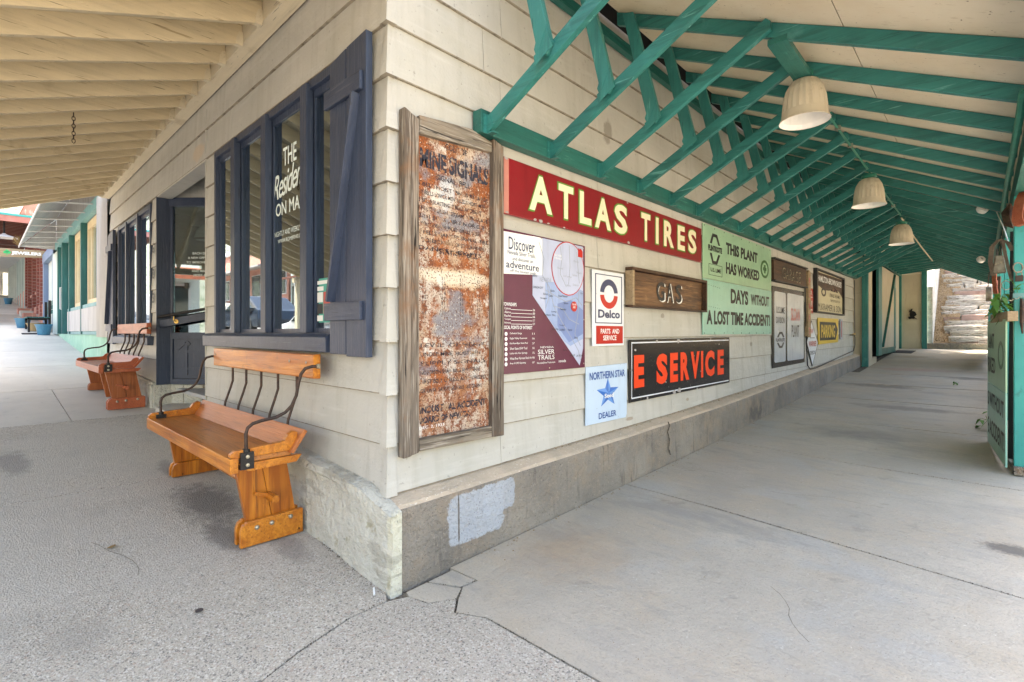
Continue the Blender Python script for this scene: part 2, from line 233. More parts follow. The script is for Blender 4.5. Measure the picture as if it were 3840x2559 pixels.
# ------------------------------------------------------------------ mesh builder and object helpers
class B:
    def __init__(s): s.v = []; s.f = []
    def add(s, v, f):
        n = len(s.v); s.v += [tuple(p) for p in v]; s.f += [tuple(i+n for i in q) for q in f]; return s
    def box(s, x0, x1, y0, y1, z0, z1):
        return s.add([(x0, y0, z0), (x1, y0, z0), (x1, y1, z0), (x0, y1, z0), (x0, y0, z1), (x1, y0, z1), (x1, y1, z1), (x0, y1, z1)],
                     [(0, 3, 2, 1), (4, 5, 6, 7), (0, 1, 5, 4), (1, 2, 6, 5), (2, 3, 7, 6), (3, 0, 4, 7)])
    def hexa(s, b, t):   # two quads
        return s.add(list(b)+list(t), [(0, 3, 2, 1), (4, 5, 6, 7), (0, 1, 5, 4), (1, 2, 6, 5), (2, 3, 7, 6), (3, 0, 4, 7)])
    def prism(s, poly, ax, a0, a1):   # poly of 2D points in the two other axes, extruded along ax
        n = len(poly)
        def P(p, a):
            q = list(p); q.insert(ax, a); return tuple(q)
        v = [P(p, a0) for p in poly]+[P(p, a1) for p in poly]
        f = [tuple(range(n))[::-1], tuple(range(n, 2*n))]+[(i, (i+1) % n, n+(i+1) % n, n+i) for i in range(n)]
        return s.add(v, f)
    def bar(s, p, q, w, h, up=(0, 0, 1)):  # box along a segment
        d = [q[i]-p[i] for i in range(3)]; l = sqrt(sum(a*a for a in d)) or 1; d = [a/l for a in d]
        sx = [d[1]*up[2]-d[2]*up[1], d[2]*up[0]-d[0]*up[2], d[0]*up[1]-d[1]*up[0]]; n = sqrt(sum(a*a for a in sx)) or 1; sx = [a/n*w/2 for a in sx]
        u = [sx[1]*d[2]-sx[2]*d[1], sx[2]*d[0]-sx[0]*d[2], sx[0]*d[1]-sx[1]*d[0]]; n = sqrt(sum(a*a for a in u)); u = [a/n*h/2 for a in u]
        c = lambda o, a, b: tuple(o[i]+a*sx[i]+b*u[i] for i in range(3))
        return s.hexa([c(p, -1, -1), c(p, 1, -1), c(p, 1, 1), c(p, -1, 1)], [c(q, -1, -1), c(q, 1, -1), c(q, 1, 1), c(q, -1, 1)])
    def tube(s, pts, r, n=8, cap=True):
        from mathutils import Vector
        pts = [Vector(p) for p in pts]; rings = []; ref = Vector((0, 0, 1))
        for i, p in enumerate(pts):
            d = (pts[min(i+1, len(pts)-1)]-pts[max(i-1, 0)]).normalized()
            if i == 0:
                ref = Vector((0, 0, 1)) if abs(d.z) < .9 else Vector((1, 0, 0))
            a = (ref-d*ref.dot(d)).normalized(); b = d.cross(a); ref = a
            rr = r[i] if isinstance(r, (list, tuple)) else r
            rings.append([p+(a*cos(2*pi*j/n)+b*sin(2*pi*j/n))*rr for j in range(n)])
        v = [q for R in rings for q in R]; f = []
        for i in range(len(rings)-1):
            for j in range(n): f.append((i*n+j, i*n+(j+1) % n, (i+1)*n+(j+1) % n, (i+1)*n+j))
        if cap: f += [tuple(range(n))[::-1], tuple(range((len(rings)-1)*n, len(rings)*n))]
        return s.add(v, f)
    def lathe(s, prof, c, n=20, flute=0, axis=2):   # prof: (r, z)
        v = []; f = []
        for i, (r, z) in enumerate(prof):
            for j in range(n):
                rr = r*(1+(flute if j % 2 else 0)); a = 2*pi*j/n
                p = [rr*cos(a), rr*sin(a), z]
                if axis == 0: p = [p[2], p[0], p[1]]
                if axis == 1: p = [p[0], p[2], p[1]]
                v.append((c[0]+p[0], c[1]+p[1], c[2]+p[2]))
        for i in range(len(prof)-1):
            for j in range(n): f.append((i*n+j, i*n+(j+1) % n, (i+1)*n+(j+1) % n, (i+1)*n+j))
        return s.add(v, f)
    def cyl(s, c, r, h, axis=2, n=12): return s.lathe([(.0001, 0), (r, 0), (r, h), (.0001, h)], c, n, 0, axis)
def setp(o, label=None, cat=None, group=None, kind=None):
    if label: o['label'] = label
    if cat: o['category'] = cat
    if group: o['group'] = group
    if kind: o['kind'] = kind
    return o
def obj(name, b, m, parent=None, smooth=False, bevel=0, **kw):
    me = bpy.data.meshes.new(name); me.from_pydata(b.v, [], b.f); me.update()
    o = bpy.data.objects.new(name, me); COL.objects.link(o)
    if m is not None: me.materials.append(M[m] if isinstance(m, str) else m)
    if smooth:
        for p in me.polygons: p.use_smooth = True
        try: me.set_sharp_from_angle(angle=radians(40))
        except Exception: pass
    if bevel:
        md = o.modifiers.new('bevel', 'BEVEL'); md.width = bevel; md.segments = 2; md.limit_method = 'ANGLE'
    if parent is not None:
        o.parent = parent
        w = parent; off = [0, 0, 0]
        while w is not None:
            off = [off[i]+w.location[i] for i in range(3)]; w = w.parent
        if parent.type == 'EMPTY' or any(abs(a) > 1e-9 for a in off): o.location = [-a for a in off]
    return setp(o, **kw)
def thing(name, label, cat, loc=(0, 0, 0), group=None):
    o = bpy.data.objects.new(name, None); COL.objects.link(o); o.location = loc; o.empty_display_size = .1
    return setp(o, label, cat, group)
_tc = {}
def text2d(body, bold=0., shear=0., sp=1.0, res=3):
    key = (body, bold, shear, sp)
    if key in _tc: return _tc[key]
    cu = bpy.data.curves.new('t', 'FONT'); cu.body = body; cu.offset = bold; cu.shear = shear; cu.space_character = sp
    cu.resolution_u = res; cu.fill_mode = 'FRONT'; cu.align_x = 'CENTER'
    o = bpy.data.objects.new('t', cu); COL.objects.link(o)
    dg = bpy.context.evaluated_depsgraph_get(); me = bpy.data.meshes.new_from_object(o.evaluated_get(dg))
    v = [(p.co.x, p.co.y) for p in me.vertices]; f = [tuple(p.vertices) for p in me.polygons]
    bpy.data.objects.remove(o); bpy.data.curves.remove(cu); bpy.data.meshes.remove(me)
    xs = [p[0] for p in v]; ys = [p[1] for p in v]; x0, x1, y0, y1 = min(xs), max(xs), min(ys), max(ys)
    v = [((x-x0)/(x1-x0), (y-y0)/(y1-y0)) for x, y in v]
    _tc[key] = (v, f); return v, f
class Plane:
    """a vertical sign plane: origin, unit direction u, outward normal n"""
    def __init__(s, o, u, n): s.o = o; s.u = u; s.n = n
    def p(s, a, z, off=0): return (s.o[0]+s.u[0]*a+s.n[0]*off, s.o[1]+s.u[1]*a+s.n[1]*off, z)
    def text(s, body, a0, a1, z0, z1, off, m, parent, bold=.02, name='lettering', z0b=None, z1b=None, **kw):
        v, f = text2d(body, bold, **{x: kw.pop(x) for x in ('shear', 'sp') if x in kw})
        z0b = z0 if z0b is None else z0b; z1b = z1 if z1b is None else z1b
        if abs(z1-z0) < .055 and a1-a0 < .7 or '\n' in body: kw.setdefault('kind', 'stuff')
        b = B(); b.add([s.p(a0+(a1-a0)*x, (z0+(z0b-z0)*x)*(1-y)+(z1+(z1b-z1)*x)*y, off) for x, y in v], f)
        return obj(name, b, m, parent, **kw)
    def plate(s, pts, o0, o1, b=None):  # polygon (a,z) extruded from offset o0 to o1
        b = b or B(); n = len(pts)
        b.add([s.p(a, z, o1) for a, z in pts]+[s.p(a, z, o0) for a, z in pts],
              [tuple(range(n)), tuple(range(n, 2*n))[::-1]]+[(i, n+i, n+(i+1) % n, (i+1) % n) for i in range(n)])
        return b
    def rect(s, a0, a1, z0, z1, o0, o1, b=None): return s.plate([(a0, z0), (a1, z0), (a1, z1), (a0, z1)], o0, o1, b)
    def ring(s, c, r0, r1, t0, t1, o0, o1, n=24, asp=1.):
        b = B()
        for i in range(n):
            a, e = t0+(t1-t0)*i/n, t0+(t1-t0)*(i+1)/n
            P = lambda r, t: (c[0]+r*cos(t)*asp, c[1]+r*sin(t))
            s.plate([P(r0, a), P(r1, a), P(r1, e), P(r0, e)], o0, o1, b)
        return b
    def disc(s, c, r, o0, o1, n=24, asp=1.): return s.plate([(c[0]+r*cos(2*pi*i/n)*asp, c[1]+r*sin(2*pi*i/n)) for i in range(n)], o0, o1)
AL = Plane((0, 0), (0, 1), (1, 0))     # the alley wall, seen from +x
FR = Plane((0, 0), (1, 0), (0, -1))    # the street front, seen from -y
import bisect
def lin(x, xs, ys):
    if x <= xs[0]: return ys[0]
    if x >= xs[-1]: return ys[-1]
    i = bisect.bisect_right(xs, x)-1
    return ys[i]+(ys[i+1]-ys[i])*(x-xs[i])/(xs[i+1]-xs[i])
def gz(x, y):
    A = .105-.08*x if x < -.3 else (.07 if x > .3 else .129+(x+.3)/.6*(.07-.129))
    return A+lin(y, [0, 4.66, 7.3, 14.3, 20.8, 40], [0, .12, .23, .55, .88, 1.9])

# ------------------------------------------------------------------ ground
def sheet(name, xs, ys, dz, m, parent=None, **kw):
    b = B(); nx, ny = len(xs), len(ys)
    b.add([(x, y, gz(x, y)+dz) for y in ys for x in xs], [(j*nx+i, j*nx+i+1, (j+1)*nx+i+1, (j+1)*nx+i) for j in range(ny-1) for i in range(nx-1)])
    return obj(name, b, m, parent, **kw)
def ground_far():
    xs = [-400, -200, -100, -60, -30, -10, -3, 0, 3, 6, 15, 60, 200]; ys = [-300, -120, -60, -30, -16, -8, -4, 0, 5, 10, 15, 21, 30, 60, 200]
    b = B(); nx, ny = len(xs), len(ys)
    def h(x, y):
        return max(-.4, min(gz(max(x, -60), y), 6))-.12-(.35 if y < -3.6 else 0)*.3
    b.add([(x, y, h(x, y)) for y in ys for x in xs], [(j*nx+i, j*nx+i+1, (j+1)*nx+i+1, (j+1)*nx+i) for j in range(ny-1) for i in range(nx-1)])
    obj('ground', b, 'soil', kind='structure')
ground_far()
def slab(pts, m, parent, th=.10, inset=.003, sub=1):
    """a concrete slab given by a polygon of (x,y), top following the ground"""
    cx = sum(p[0] for p in pts)/len(pts); cy = sum(p[1] for p in pts)/len(pts)
    P = []
    for x, y in pts:
        d = sqrt((x-cx)**2+(y-cy)**2); P.append((x-(x-cx)/d*inset, y-(y-cy)/d*inset))
    n = len(P); b = B()
    b.add([(x, y, gz(x, y)) for x, y in P]+[(x, y, gz(x, y)-th) for x, y in P], [tuple(range(n)), tuple(range(n, 2*n))[::-1]]+[(i, n+i, n+(i+1) % n, (i+1) % n) for i in range(n)])
    return obj('slab', b, m, parent)
sw = thing('sidewalk', None, None); sw['kind'] = 'structure'
for p in [(-.3, -2.4)]: pass
def grid_slab(x0, x1, y0, y1, m, parent, n=6):
    xs = [x0+.004+(x1-x0-.008)*i/n for i in range(n+1)]; ys = [y0+.004+(y1-y0-.008)*i/n for i in range(n+1)]
    b = B(); N = n+1
    b.add([(x, y, gz(x, y)) for y in ys for x in xs], [(j*N+i, j*N+i+1, (j+1)*N+i+1, (j+1)*N+i) for j in range(n) for i in range(n)])
    b.add([(xs[0], ys[0], gz(xs[0], ys[0])-.1), (xs[-1], ys[0], gz(xs[-1], ys[0])-.1), (xs[-1], ys[-1], gz(xs[-1], ys[-1])-.1), (xs[0], ys[-1], gz(xs[0], ys[-1])-.1)], [])
    k0 = N*N; c = [0, N-1, N*N-1, N*N-N]
    b.f += [(c[i], c[(i+1) % 4], k0+(i+1) % 4, k0+i)[::-1] for i in range(4)]
    return obj('slab', b, m, parent)
YS = -3.35
# street-side sidewalk, split by its joints
slab([(-.02, .0), (-.62, .0), (-1.25, .0), (-1.9, .0), (-2.49, .0), (-2.49, -.8), (-2.49, -1.6), (-2.49, YS), (.31, YS), (.31, -.8), (.24, -.62), (.17, -.33), (.17, -.11)], 'aggregate', sw, inset=.004)
slab([(.31, -.8), (.31, YS), (3.2, YS), (3.2, .135), (1.34, .145), (.66, .15), (.50, .075), (.41, .165), (.33, .035), (.21, .0), (.175, -.1), (.175, -.33), (.245, -.62)], 'aggregate', sw, inset=.003)
grid_slab(-5.04, -2.49, YS, .0, 'aggregate', sw)
# smoother concrete further up the street
for x0, x1 in [(-7.3, -5.04), (-9.9, -7.3), (-12.6, -9.9), (-15.2, -12.6), (-17.8, -15.2), (-20.6, -17.8)]:
    if x0 == -7.3:
        grid_slab(x0, x1, -.87, .0, 'concrete_light', sw, 3); grid_slab(x0, -6.5, YS, -.87, 'concrete_light', sw, 3); grid_slab(-6.5, x1, YS, -.87, 'concrete_light', sw, 3)
    else: grid_slab(x0, x1, YS, .1, 'concrete_light', sw, 3)
for i in range(9): grid_slab(-20.6-3.2*(i+1), -20.6-3.2*i, YS, .1, 'concrete' if i < 2 else 'concrete_light', sw, 3)
# alley floor
al = thing('alley_floor', None, None); al['kind'] = 'structure'
slab([(.17, .16), (.33, .27), (.345, .37), (.17, .34)], 'concrete', al, inset=.002)
slab([(.17, .01), (.21, .0), (.33, .04), (.41, .165), (.35, .255), (.17, .15)], 'concrete', al, inset=.002)
slab([(.14, .345), (.355, .375), (.345, .265), (.42, .17), (.505, .08), (.66, .155), (3.2, .145), (3.2, 2.10), (2.64, 2.123), (.90, 2.366), (.14, 2.385)], 'concrete', al, inset=.003)
slab([(.14, 2.4), (.9, 2.38), (2.64, 2.13), (3.2, 2.11), (3.2, 4.38), (1.75, 4.42), (.14, 4.57)], 'concrete', al)
yy = [4.58, 6.6, 8.75, 10.8, 12.75, 14.9, 16.9, 18.9, 20.8]
slab([(.12, 4.585), (1.75, 4.435), (3.2, 4.39), (3.2, 6.6), (2, 6.6), (.12, 6.6)], 'concrete', al)
for i in range(1, len(yy)-1):
    grid_slab(.12 if yy[i+1] < 14 else .30, 3.2, yy[i]-(.2 if i == 0 else 0)*0, yy[i+1], 'concrete', al, 3)
# dirt below the joints
sheet('joint_dirt', [-20, -12, -6, -3, -.3, .3, 3.25], [-3.4, -1.5, 0, .2, 2, 4.66, 7.3, 14.3, 20.8], -.02, 'gap', kind='structure')
kb = B()
for i in range(20):
    x0, x1 = -50+2.7*i, -50+2.7*(i+1)-.01
    kb.hexa([(x0, YS-.16, gz(x0, 0)-.3), (x1, YS-.16, gz(x1, 0)-.3), (x1, YS-.005, gz(x1, 0)-.3), (x0, YS-.005, gz(x0, 0)-.3)], [(x0, YS-.16, gz(x0, 0)), (x1, YS-.16, gz(x1, 0)), (x1, YS-.005, gz(x1, 0)), (x0, YS-.005, gz(x0, 0))])
obj('kerb', kb, 'concrete_light', kind='structure')
rb = B()
for i in range(24):
    x0, x1 = -90+4.2*i, -90+4.2*(i+1)
    rb.add([(x0, -15, gz(x0, -1)-.14), (x1, -15, gz(x1, -1)-.14), (x1, YS-.16, gz(x1, -1)-.14), (x0, YS-.16, gz(x0, -1)-.14)], [(0, 1, 2, 3)])
obj('road', rb, 'asphalt', kind='structure')
fs = B()
for i in range(24):
    x0, x1 = -90+4.2*i, -90+4.2*(i+1)
    fs.hexa([(x0, -18, gz(x0, -1)-.3), (x1, -18, gz(x1, -1)-.3), (x1, -15, gz(x1, -1)-.3), (x0, -15, gz(x0, -1)-.3)], [(x0, -18, gz(x0, -1)), (x1, -18, gz(x1, -1)), (x1, -15, gz(x1, -1)), (x0, -15, gz(x0, -1))])
obj('far_pavement', fs, 'concrete_light', kind='structure')
# hills beyond the street
hb = B(); n1, n2 = 46, 12
def hh(x, y):
    r = sqrt((x+20)**2+y*y)
    t = max(0, (r-90)/160)
    return 2+8*t+ (58*min(1, t*1.1)**.8)*(.75+.25*sin(x*.021+1)+.18*sin(y*.037)+.12*sin(x*.07+y*.05))+2.2*sin(x*.19)*sin(y*.23)*min(1, t*4)
hv = []
for j in range(n2):
    for i in range(n1):
        a = pi*2*i/(n1-1); r = 90+230*j/(n2-1)
        x, y = -20+r*cos(a), r*sin(a); hv.append((x, y, hh(x, y) if j else -1.0))
hb.add(hv, [(j*n1+i, (j+1)*n1+i, (j+1)*n1+i+1, j*n1+i+1) for j in range(n2-1) for i in range(n1-1)])
obj('hills', hb, 'hill', smooth=True, kind='structure')

# ------------------------------------------------------------------ the corner building
bl = thing('corner_shop_building', 'cream clapboard corner shop with navy blue windows and concrete base', 'building')
ZC = [.86, 1.155, 1.46, 1.772, 2.075, 2.38, 2.685, 2.99, 3.29, 3.59, 3.89, 4.19, 4.49, 4.79, 5.09, 5.39]
ZT = 5.66
def base_top_al(y): return lin(y, [0, 2, 4.9, 8, 14.1], [.575, .597, .646, .76, .95])
def base_top_fr(x): return lin(-x, [0, .1, 1.2, 3.35, 8.8], [.575, .62, .70, .755, 1.0])
def plank(plane, a0, a1, zb0, zb1, zt, parent, jit=True):
    """a lap board: bottom edge proud, thin lip, top tucked in"""
    j = (random.random()-.5)*.006 if jit else 0
    o1, o0 = .001+j*.6, -.019
    p = plane.p
    b = B()
    lip = .006
    b.add([p(a0, zb0, o0-.004), p(a1, zb1, o0-.004), p(a1, zb1, o1), p(a0, zb0, o1), p(a0, zb0+lip, o1+.001), p(a1, zb1+lip, o1+.001), p(a0, zt, o0+.002), p(a1, zt, o0+.002), p(a0, zt, o0-.012), p(a1, zt, o0-.012)],
          [(0, 1, 2, 3)[::-1], (3, 2, 5, 4), (4, 5, 7, 6), (6, 7, 9, 8), (0, 8, 9, 1)[::-1], (0, 3, 4, 6, 8), (1, 9, 7, 5, 2)])
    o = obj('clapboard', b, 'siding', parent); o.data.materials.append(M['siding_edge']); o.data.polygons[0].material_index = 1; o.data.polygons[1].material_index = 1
    return o
# alley side boards
for i, z in enumerate([None]+ZC):
    zt = ZC[i]+.006 if i < len(ZC) else ZT
    js = [0.93, 3.6, 6.2, 8.9, 11.5] if i % 2 == 0 else [.76+.0, 2.15, 4.8, 7.45, 10.1, 12.75]
    if i > 11: js = [3, 7, 11]
    js = [.015]+js+[14.08]
    for a0, a1 in zip(js, js[1:]):
        if i == 0: plank(AL, a0+.0025, a1-.0025, base_top_al(a0), base_top_al(a1), zt, bl)
        else: plank(AL, a0+.0025, a1-.0025, z, z, zt, bl)
# street front boards
W1 = (-3.02, -.26, 1.48, 3.28); W2 = (-7.95, -5.68, 1.44, 3.25); DR = (-5.35, -3.35, .0, 3.27)
for i, z in enumerate([None]+ZC):
    zt = ZC[i]+.006 if i < len(ZC) else ZT
    zm = ((.75 if z is None else z)+zt)/2
    cuts = [(a, b_) for a, b_, z0, z1 in (W1, W2, DR) if z0 < zm < z1]
    segs = []; cur = -8.78
    for a, b_ in sorted(cuts): segs.append((cur, a)); cur = b_
    segs.append((cur, -.015))
    for a, b_ in segs:
        L = b_-a; nn = max(1, int(round(L/2.9)))
        st = [a]+[a+L*(q+(.12 if i % 2 else -.1))/nn for q in range(1, nn)]+[b_]
        for a0, a1 in zip(st, st[1:]):
            if z is None: plank(FR, a0+.0025, a1-.0025, base_top_fr(a0), base_top_fr(a1), zt, bl)
            else: plank(FR, a0+.0025, a1-.0025, z, z, zt, bl)
# end shingle corners at openings and at the building corner
def cap(xc, yc, sx, sy, z0, z1, parent, w=.052, flare=.010):
    """a folded metal corner cap over each course"""
    b = B(); t = .0035
    def ring(z, o):
        return [(xc-sx*w, yc-sy*(-t-o), z), (xc+sx*(t+o), yc+sy*(t+o), z), (xc-sx*(-t-o), yc-sy*w, z)]
    A = [(xc-sx*w, yc+sy*(t+flare)), (xc+sx*(t+flare), yc+sy*(t+flare)), (xc+sx*(t+flare), yc-sy*w)]
    T = [(xc-sx*w, yc+sy*(-.018)), (xc+sx*(-.012), yc+sy*(-.012)), (xc+sx*(-.018), yc-sy*w)]
    IA = [(xc-sx*w, yc-sy*.02), (xc-sx*.02, yc-sy*.02), (xc-sx*.02, yc-sy*w)]
    v = [(x, y, z0) for x, y in A]+[(x, y, z1) for x, y in T]+[(x, y, z0) for x, y in IA]
    b.add(v, [(0, 1, 4, 3), (1, 2, 5, 4), (0, 6, 7, 1), (1, 7, 8, 2)])
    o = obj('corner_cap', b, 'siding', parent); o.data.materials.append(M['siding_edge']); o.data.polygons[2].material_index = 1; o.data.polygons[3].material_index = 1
    return o
zl = [.575]+ZC
for i in range(len(zl)):
    z1 = zl[i+1]+.004 if i+1 < len(zl) else ZT
    cap(0, 0, 1, -1, zl[i]-.004 if i else .57, z1, bl, w=.056+random.uniform(-.004, .004), flare=.010+random.uniform(0, .007))
# structural wall cores
wc = B()
T0, T1 = .030, .16
def fbox(x0, x1, z0, z1, y0=T0, y1=T1): wc.box(x0, x1, y0, y1, z0, z1)
fbox(W1[1], -T0, .5, ZT-.02); fbox(DR[1], W1[0], .6, ZT-.02); fbox(W1[0], W1[1], .6, 1.46); fbox(W1[0], W1[1], 3.29, ZT-.02)
fbox(W2[1], DR[0], .7, ZT-.02); fbox(-8.8, W2[0], .8, ZT-.02); fbox(W2[0], W2[1], .8, 1.42); fbox(W2[0], W2[1], 3.26, ZT-.02); fbox(DR[0], DR[1], 3.275, ZT-.02)
wc.box(-.16, -T0, .17, 14.05, .5, ZT-.02); wc.box(-8.8, -.2, 13.9, 14.05, .5, ZT-.02); wc.box(-8.79, -8.65, .17, 13.85, .5, ZT-.02)
obj('wall', wc, 'siding_gap', bl)
obj('roof', B().box(-8.9, .10, -.10, 20.9, ZT, ZT+.12), 'metal_grey', bl)  # unseen far stretch added to block sun from the alley floor
obj('room_ceiling', B().box(-8.6, -.17, .19, 9, 3.75, 3.8), 'interior_white', bl)
obj('room_floor', B().box(-8.6, -.17, .19, 9, .74, .78), 'interior', bl)
rbm = B()
for i in range(5): rbm.box(-8.6, -.18, 1.2+1.5*i, 1.38+1.5*i, 3.56, 3.745)
obj('ceiling_beam', rbm, 'interior_white', bl)
obj('room_wall', B().box(-8.6, -.17, 9.01, 9.1, .7, 3.8), 'interior', bl)
# base of the building
def wobble(v): return v+random.uniform(-.004, .004)
bb = B(); N = 30
pv = []
ys = [.0]+[14.3*(i/N)**1.3 for i in range(1, N+1)]
for y in ys:
    bt = base_top_al(max(0, y)); e = .128+ (.012 if y < 0 else 0)+random.uniform(-.004, .004)
    pv.append([(-.14, y, bt-.01), (-.03, y, bt), (e-.03+random.uniform(-.005, .005), y, bt-.034+random.uniform(-.004, .004)), (e-.006, y, bt-.05), (e, y, bt-.075), (e+.008, y, gz(.3, max(0, y))-.08), (-.14, y, gz(.3, max(0, y))-.08)])
m = len(pv[0]); bb.add([p for r in pv for p in r], [(i*m+j, (i+1)*m+j, (i+1)*m+(j+1) % m, i*m+(j+1) % m) for i in range(len(pv)-1) for j in range(m)]+[tuple(range(m)), tuple((len(pv)-1)*m+j for j in range(m))[::-1]])
o_ = obj('base_ledge', bb, 'concrete_base', bl); M['ledge_top'] = mat('ledge_top', (.58, .47, .36), [(5, .4, .65, (.48, .40, .31)), (60, .64, .7, (.75, .7, .62), {'d': 2}), (30, .66, .72, (.25, .2, .15), {'a': .7})], rough=.9, bump=[(40, .012)])
o_.data.materials.append(M['ledge_top'])
for p_ in o_.data.polygons:
    if p_.index % 7 in (1, 2) and len(p_.vertices) == 4 and p_.index < 210: p_.material_index = 1
fb = B(); xs = [.146, .05, 0]+[-.15*i for i in range(1, 23)]+[-3.345]
pv = []
for x in xs:
    bt = base_top_fr(min(0, x))-(.05 if x > .1 else .012 if x > .01 else 0); w = .008*sin(x*9)+random.uniform(-.004, .004)
    lipz = bt-.05-.02*sin(x*3)
    pv.append([(x, .0, bt-.002), (x, -.040+w, bt-.006), (x, -.078+w, bt-.022), (x, -.083+w, lipz-.035), (x, -.062+w*.5, lipz-.055), (x, -.074+w, (lipz+gz(x, 0))/2), (x, -.082+w*.5, gz(x, 0)-.06), (x, .0, gz(x, 0)-.06)])
m = len(pv[0]); fb.add([p for r in pv for p in r], [(i*m+j, i*m+(j+1) % m, (i+1)*m+(j+1) % m, (i+1)*m+j) for i in range(len(pv)-1) for j in range(m)]+[tuple(range(m))[::-1], tuple((len(pv)-1)*m+j for j in range(m))])
obj('base_plinth', fb, 'base_paint', bl)
obj('base_plinth', B().box(-5.38, -5.30, -.04, .2, .4, .829), 'base_paint', bl)
fb = B().box(-8.79, -5.39, -.05, 0, .4, .80)
fb.hexa([(-8.79, -.05, .801), (-5.36, -.05, .801), (-5.36, 0, .801), (-8.79, 0, .801)], [(-8.79, -.045, 1.0), (-5.36, -.045, .86), (-5.36, 0, .86), (-8.79, 0, 1.0)])
obj('base_plinth', fb, 'base_paint', bl)
# whitewash patch painted on the ledge
wp = []
for i in range(28):
    t = 2*pi*i/28; wp.append((.62+(.25+.02*sin(3*t)+random.uniform(-.014, .014))*cos(t)*(1 if cos(t) > 0 else 1.0), .345+(.125+.015*sin(2*t+1)+random.uniform(-.012, .012))*sin(t)))
wp = [(.34, .30), (.32, .40), (.33, .49), (.41, .525), (.50, .50), (.60, .50), (.74, .49), (.89, .495), (.925, .43), (.915, .37), (.88, .31), (.82, .22), (.70, .20), (.57, .21), (.50, .205), (.43, .225)]
wp_old = [(.42, .44), (.55, .475), (.80, .50), (.96, .50), (.99, .46), (.975, .40), (.95, .35), (.90, .31), (.80, .27), (.70, .235), (.60, .215), (.52, .24), (.44, .27), (.405, .33)]
wq = []
for i in range(len(wp)):
    a, c = wp[i], wp[(i+1) % len(wp)]
    for t in (0, .33, .66): wq.append((a[0]+(c[0]-a[0])*t+random.uniform(-.012, .012), a[1]+(c[1]-a[1])*t+random.uniform(-.01, .01)))
obj('ledge_crack', B().tube([(.137, 3.22, .60), (.140, 3.25, .56), (.142, 3.2, .50), (.143, 3.24, .42), (.144, 3.22, .33), (.144, 3.26, .26)], .006, 5), 'gap', bl)

# windows
def window(parent, x0, x1, z0, z1, mull, label, sillx=None, mw=.05):
    w = bpy.data.objects.new('window', None); COL.objects.link(w); w.parent = parent; setp(w, label)
    fr = B().box(x0, x0+.05, -.012, .15, z0, z1).box(x1-.05, x1, -.012, .15, z0, z1).box(x0+.05, x1-.05, -.010, .15, z1-.06, z1).box(x0+.05, x1-.05, -.008, .15, z0, z0+.03)
    obj('frame', fr, 'navy', w, bevel=.003)
    edges = [x0+.05]+mull+[x1-.05]
    xs = []
    prev = x0+.05
    for m_ in mull:
        b = B().box(m_-mw, m_+mw, -.034*mw/.05, .018, z0+.03, z1-.02).box(m_-.03, m_+.03, .018, .12, z0+.03, z1-.06)
        obj('mullion', b, 'navy', w, bevel=.003); xs.append((prev, m_-mw)); prev = m_+mw
    xs.append((prev, x1-.05))
    for a, c in xs:
        s = B().box(a, a+.022, .022, .06, z0+.03, z1-.06).box(c-.022, c, .022, .06, z0+.03, z1-.06).box(a+.022, c-.022, .022, .06, z0+.03, z0+.06).box(a+.022, c-.022, .022, .06, z1-.11, z1-.06)
        obj('sash', s, 'navy', w)
        obj('pane', B().box(a+.018, c-.018, .032, .037, z0+.055, z1-.1), 'glass', w)
    s0, s1 = sillx or (x0-.2, x1+.1)
    obj('sill', B().prism([(-.06, z0-.10), (-.062, z0+.0), (-.03, z0+.022), (.06, z0+.03), (.06, z0-.10)], 0, s0, s1), 'navy_h', w, bevel=.004)
    return w
win1 = window(bl, W1[0], W1[1], 1.48, 3.275, [-2.44, -1.735, -1.01], 'wide navy shop window nearest the corner with white lettering', (-3.21, -.62))
win2 = window(bl, W2[0], W2[1], 1.44, 3.25, [-7.25, -6.45], 'navy shop window behind the smaller red bench', (-8.06, -5.60), .035)
GP = Plane((0, .0305), (1, 0), (0, -1))
GP.text('THE', -1.50, -1.26, 2.805, 2.945, 0, 'decal', win1, .012)
GP.text('Residence', -1.69, -1.02, 2.555, 2.75, 0, 'decal', win1, .005, shear=.35, z0b=2.63, z1b=2.83, sp=.85)
GP.text('ON MAIN', -1.64, -1.08, 2.43, 2.53, 0, 'decal', win1, .012, z0b=2.43, z1b=2.54)
GP.text('NIGHTLY AND WEEKLY RATES', -1.665, -1.05, 2.27, 2.31, 0, 'decal', win1, .0)
GP.text('WWW.ROM89043.COM', -1.60, -1.12, 2.215, 2.245, 0, 'decal', win1, .0)
def poster(parent):
    p = GP
    obj('notice', p.rect(-.90, -.69, 1.58, 1.885, -.001, .0012), 'teal_print', parent)
    bw = p.rect(-.92, -.83, 1.80, 1.83, .0013, .002)
    for j, (a0, a1, z0, z1) in enumerate([(-.92, -.84, 1.72, 1.79), (-.92, -.84, 1.59, 1.63), (-.92, -.73, 1.845, 1.87)]): p.rect(a0, a1, z0, z1, .0013, .002, bw)
    obj('notice_print', bw, 'white_print', parent); obj('notice_picture', p.rect(-.83, -.73, 1.64, 1.79, .0013, .002), 'sign_red', parent)
    q = p.rect(-.92, -.84, 1.64, 1.71, .0013, .002); obj('notice_picture', q, 'interior_dark', parent)
poster(win1)
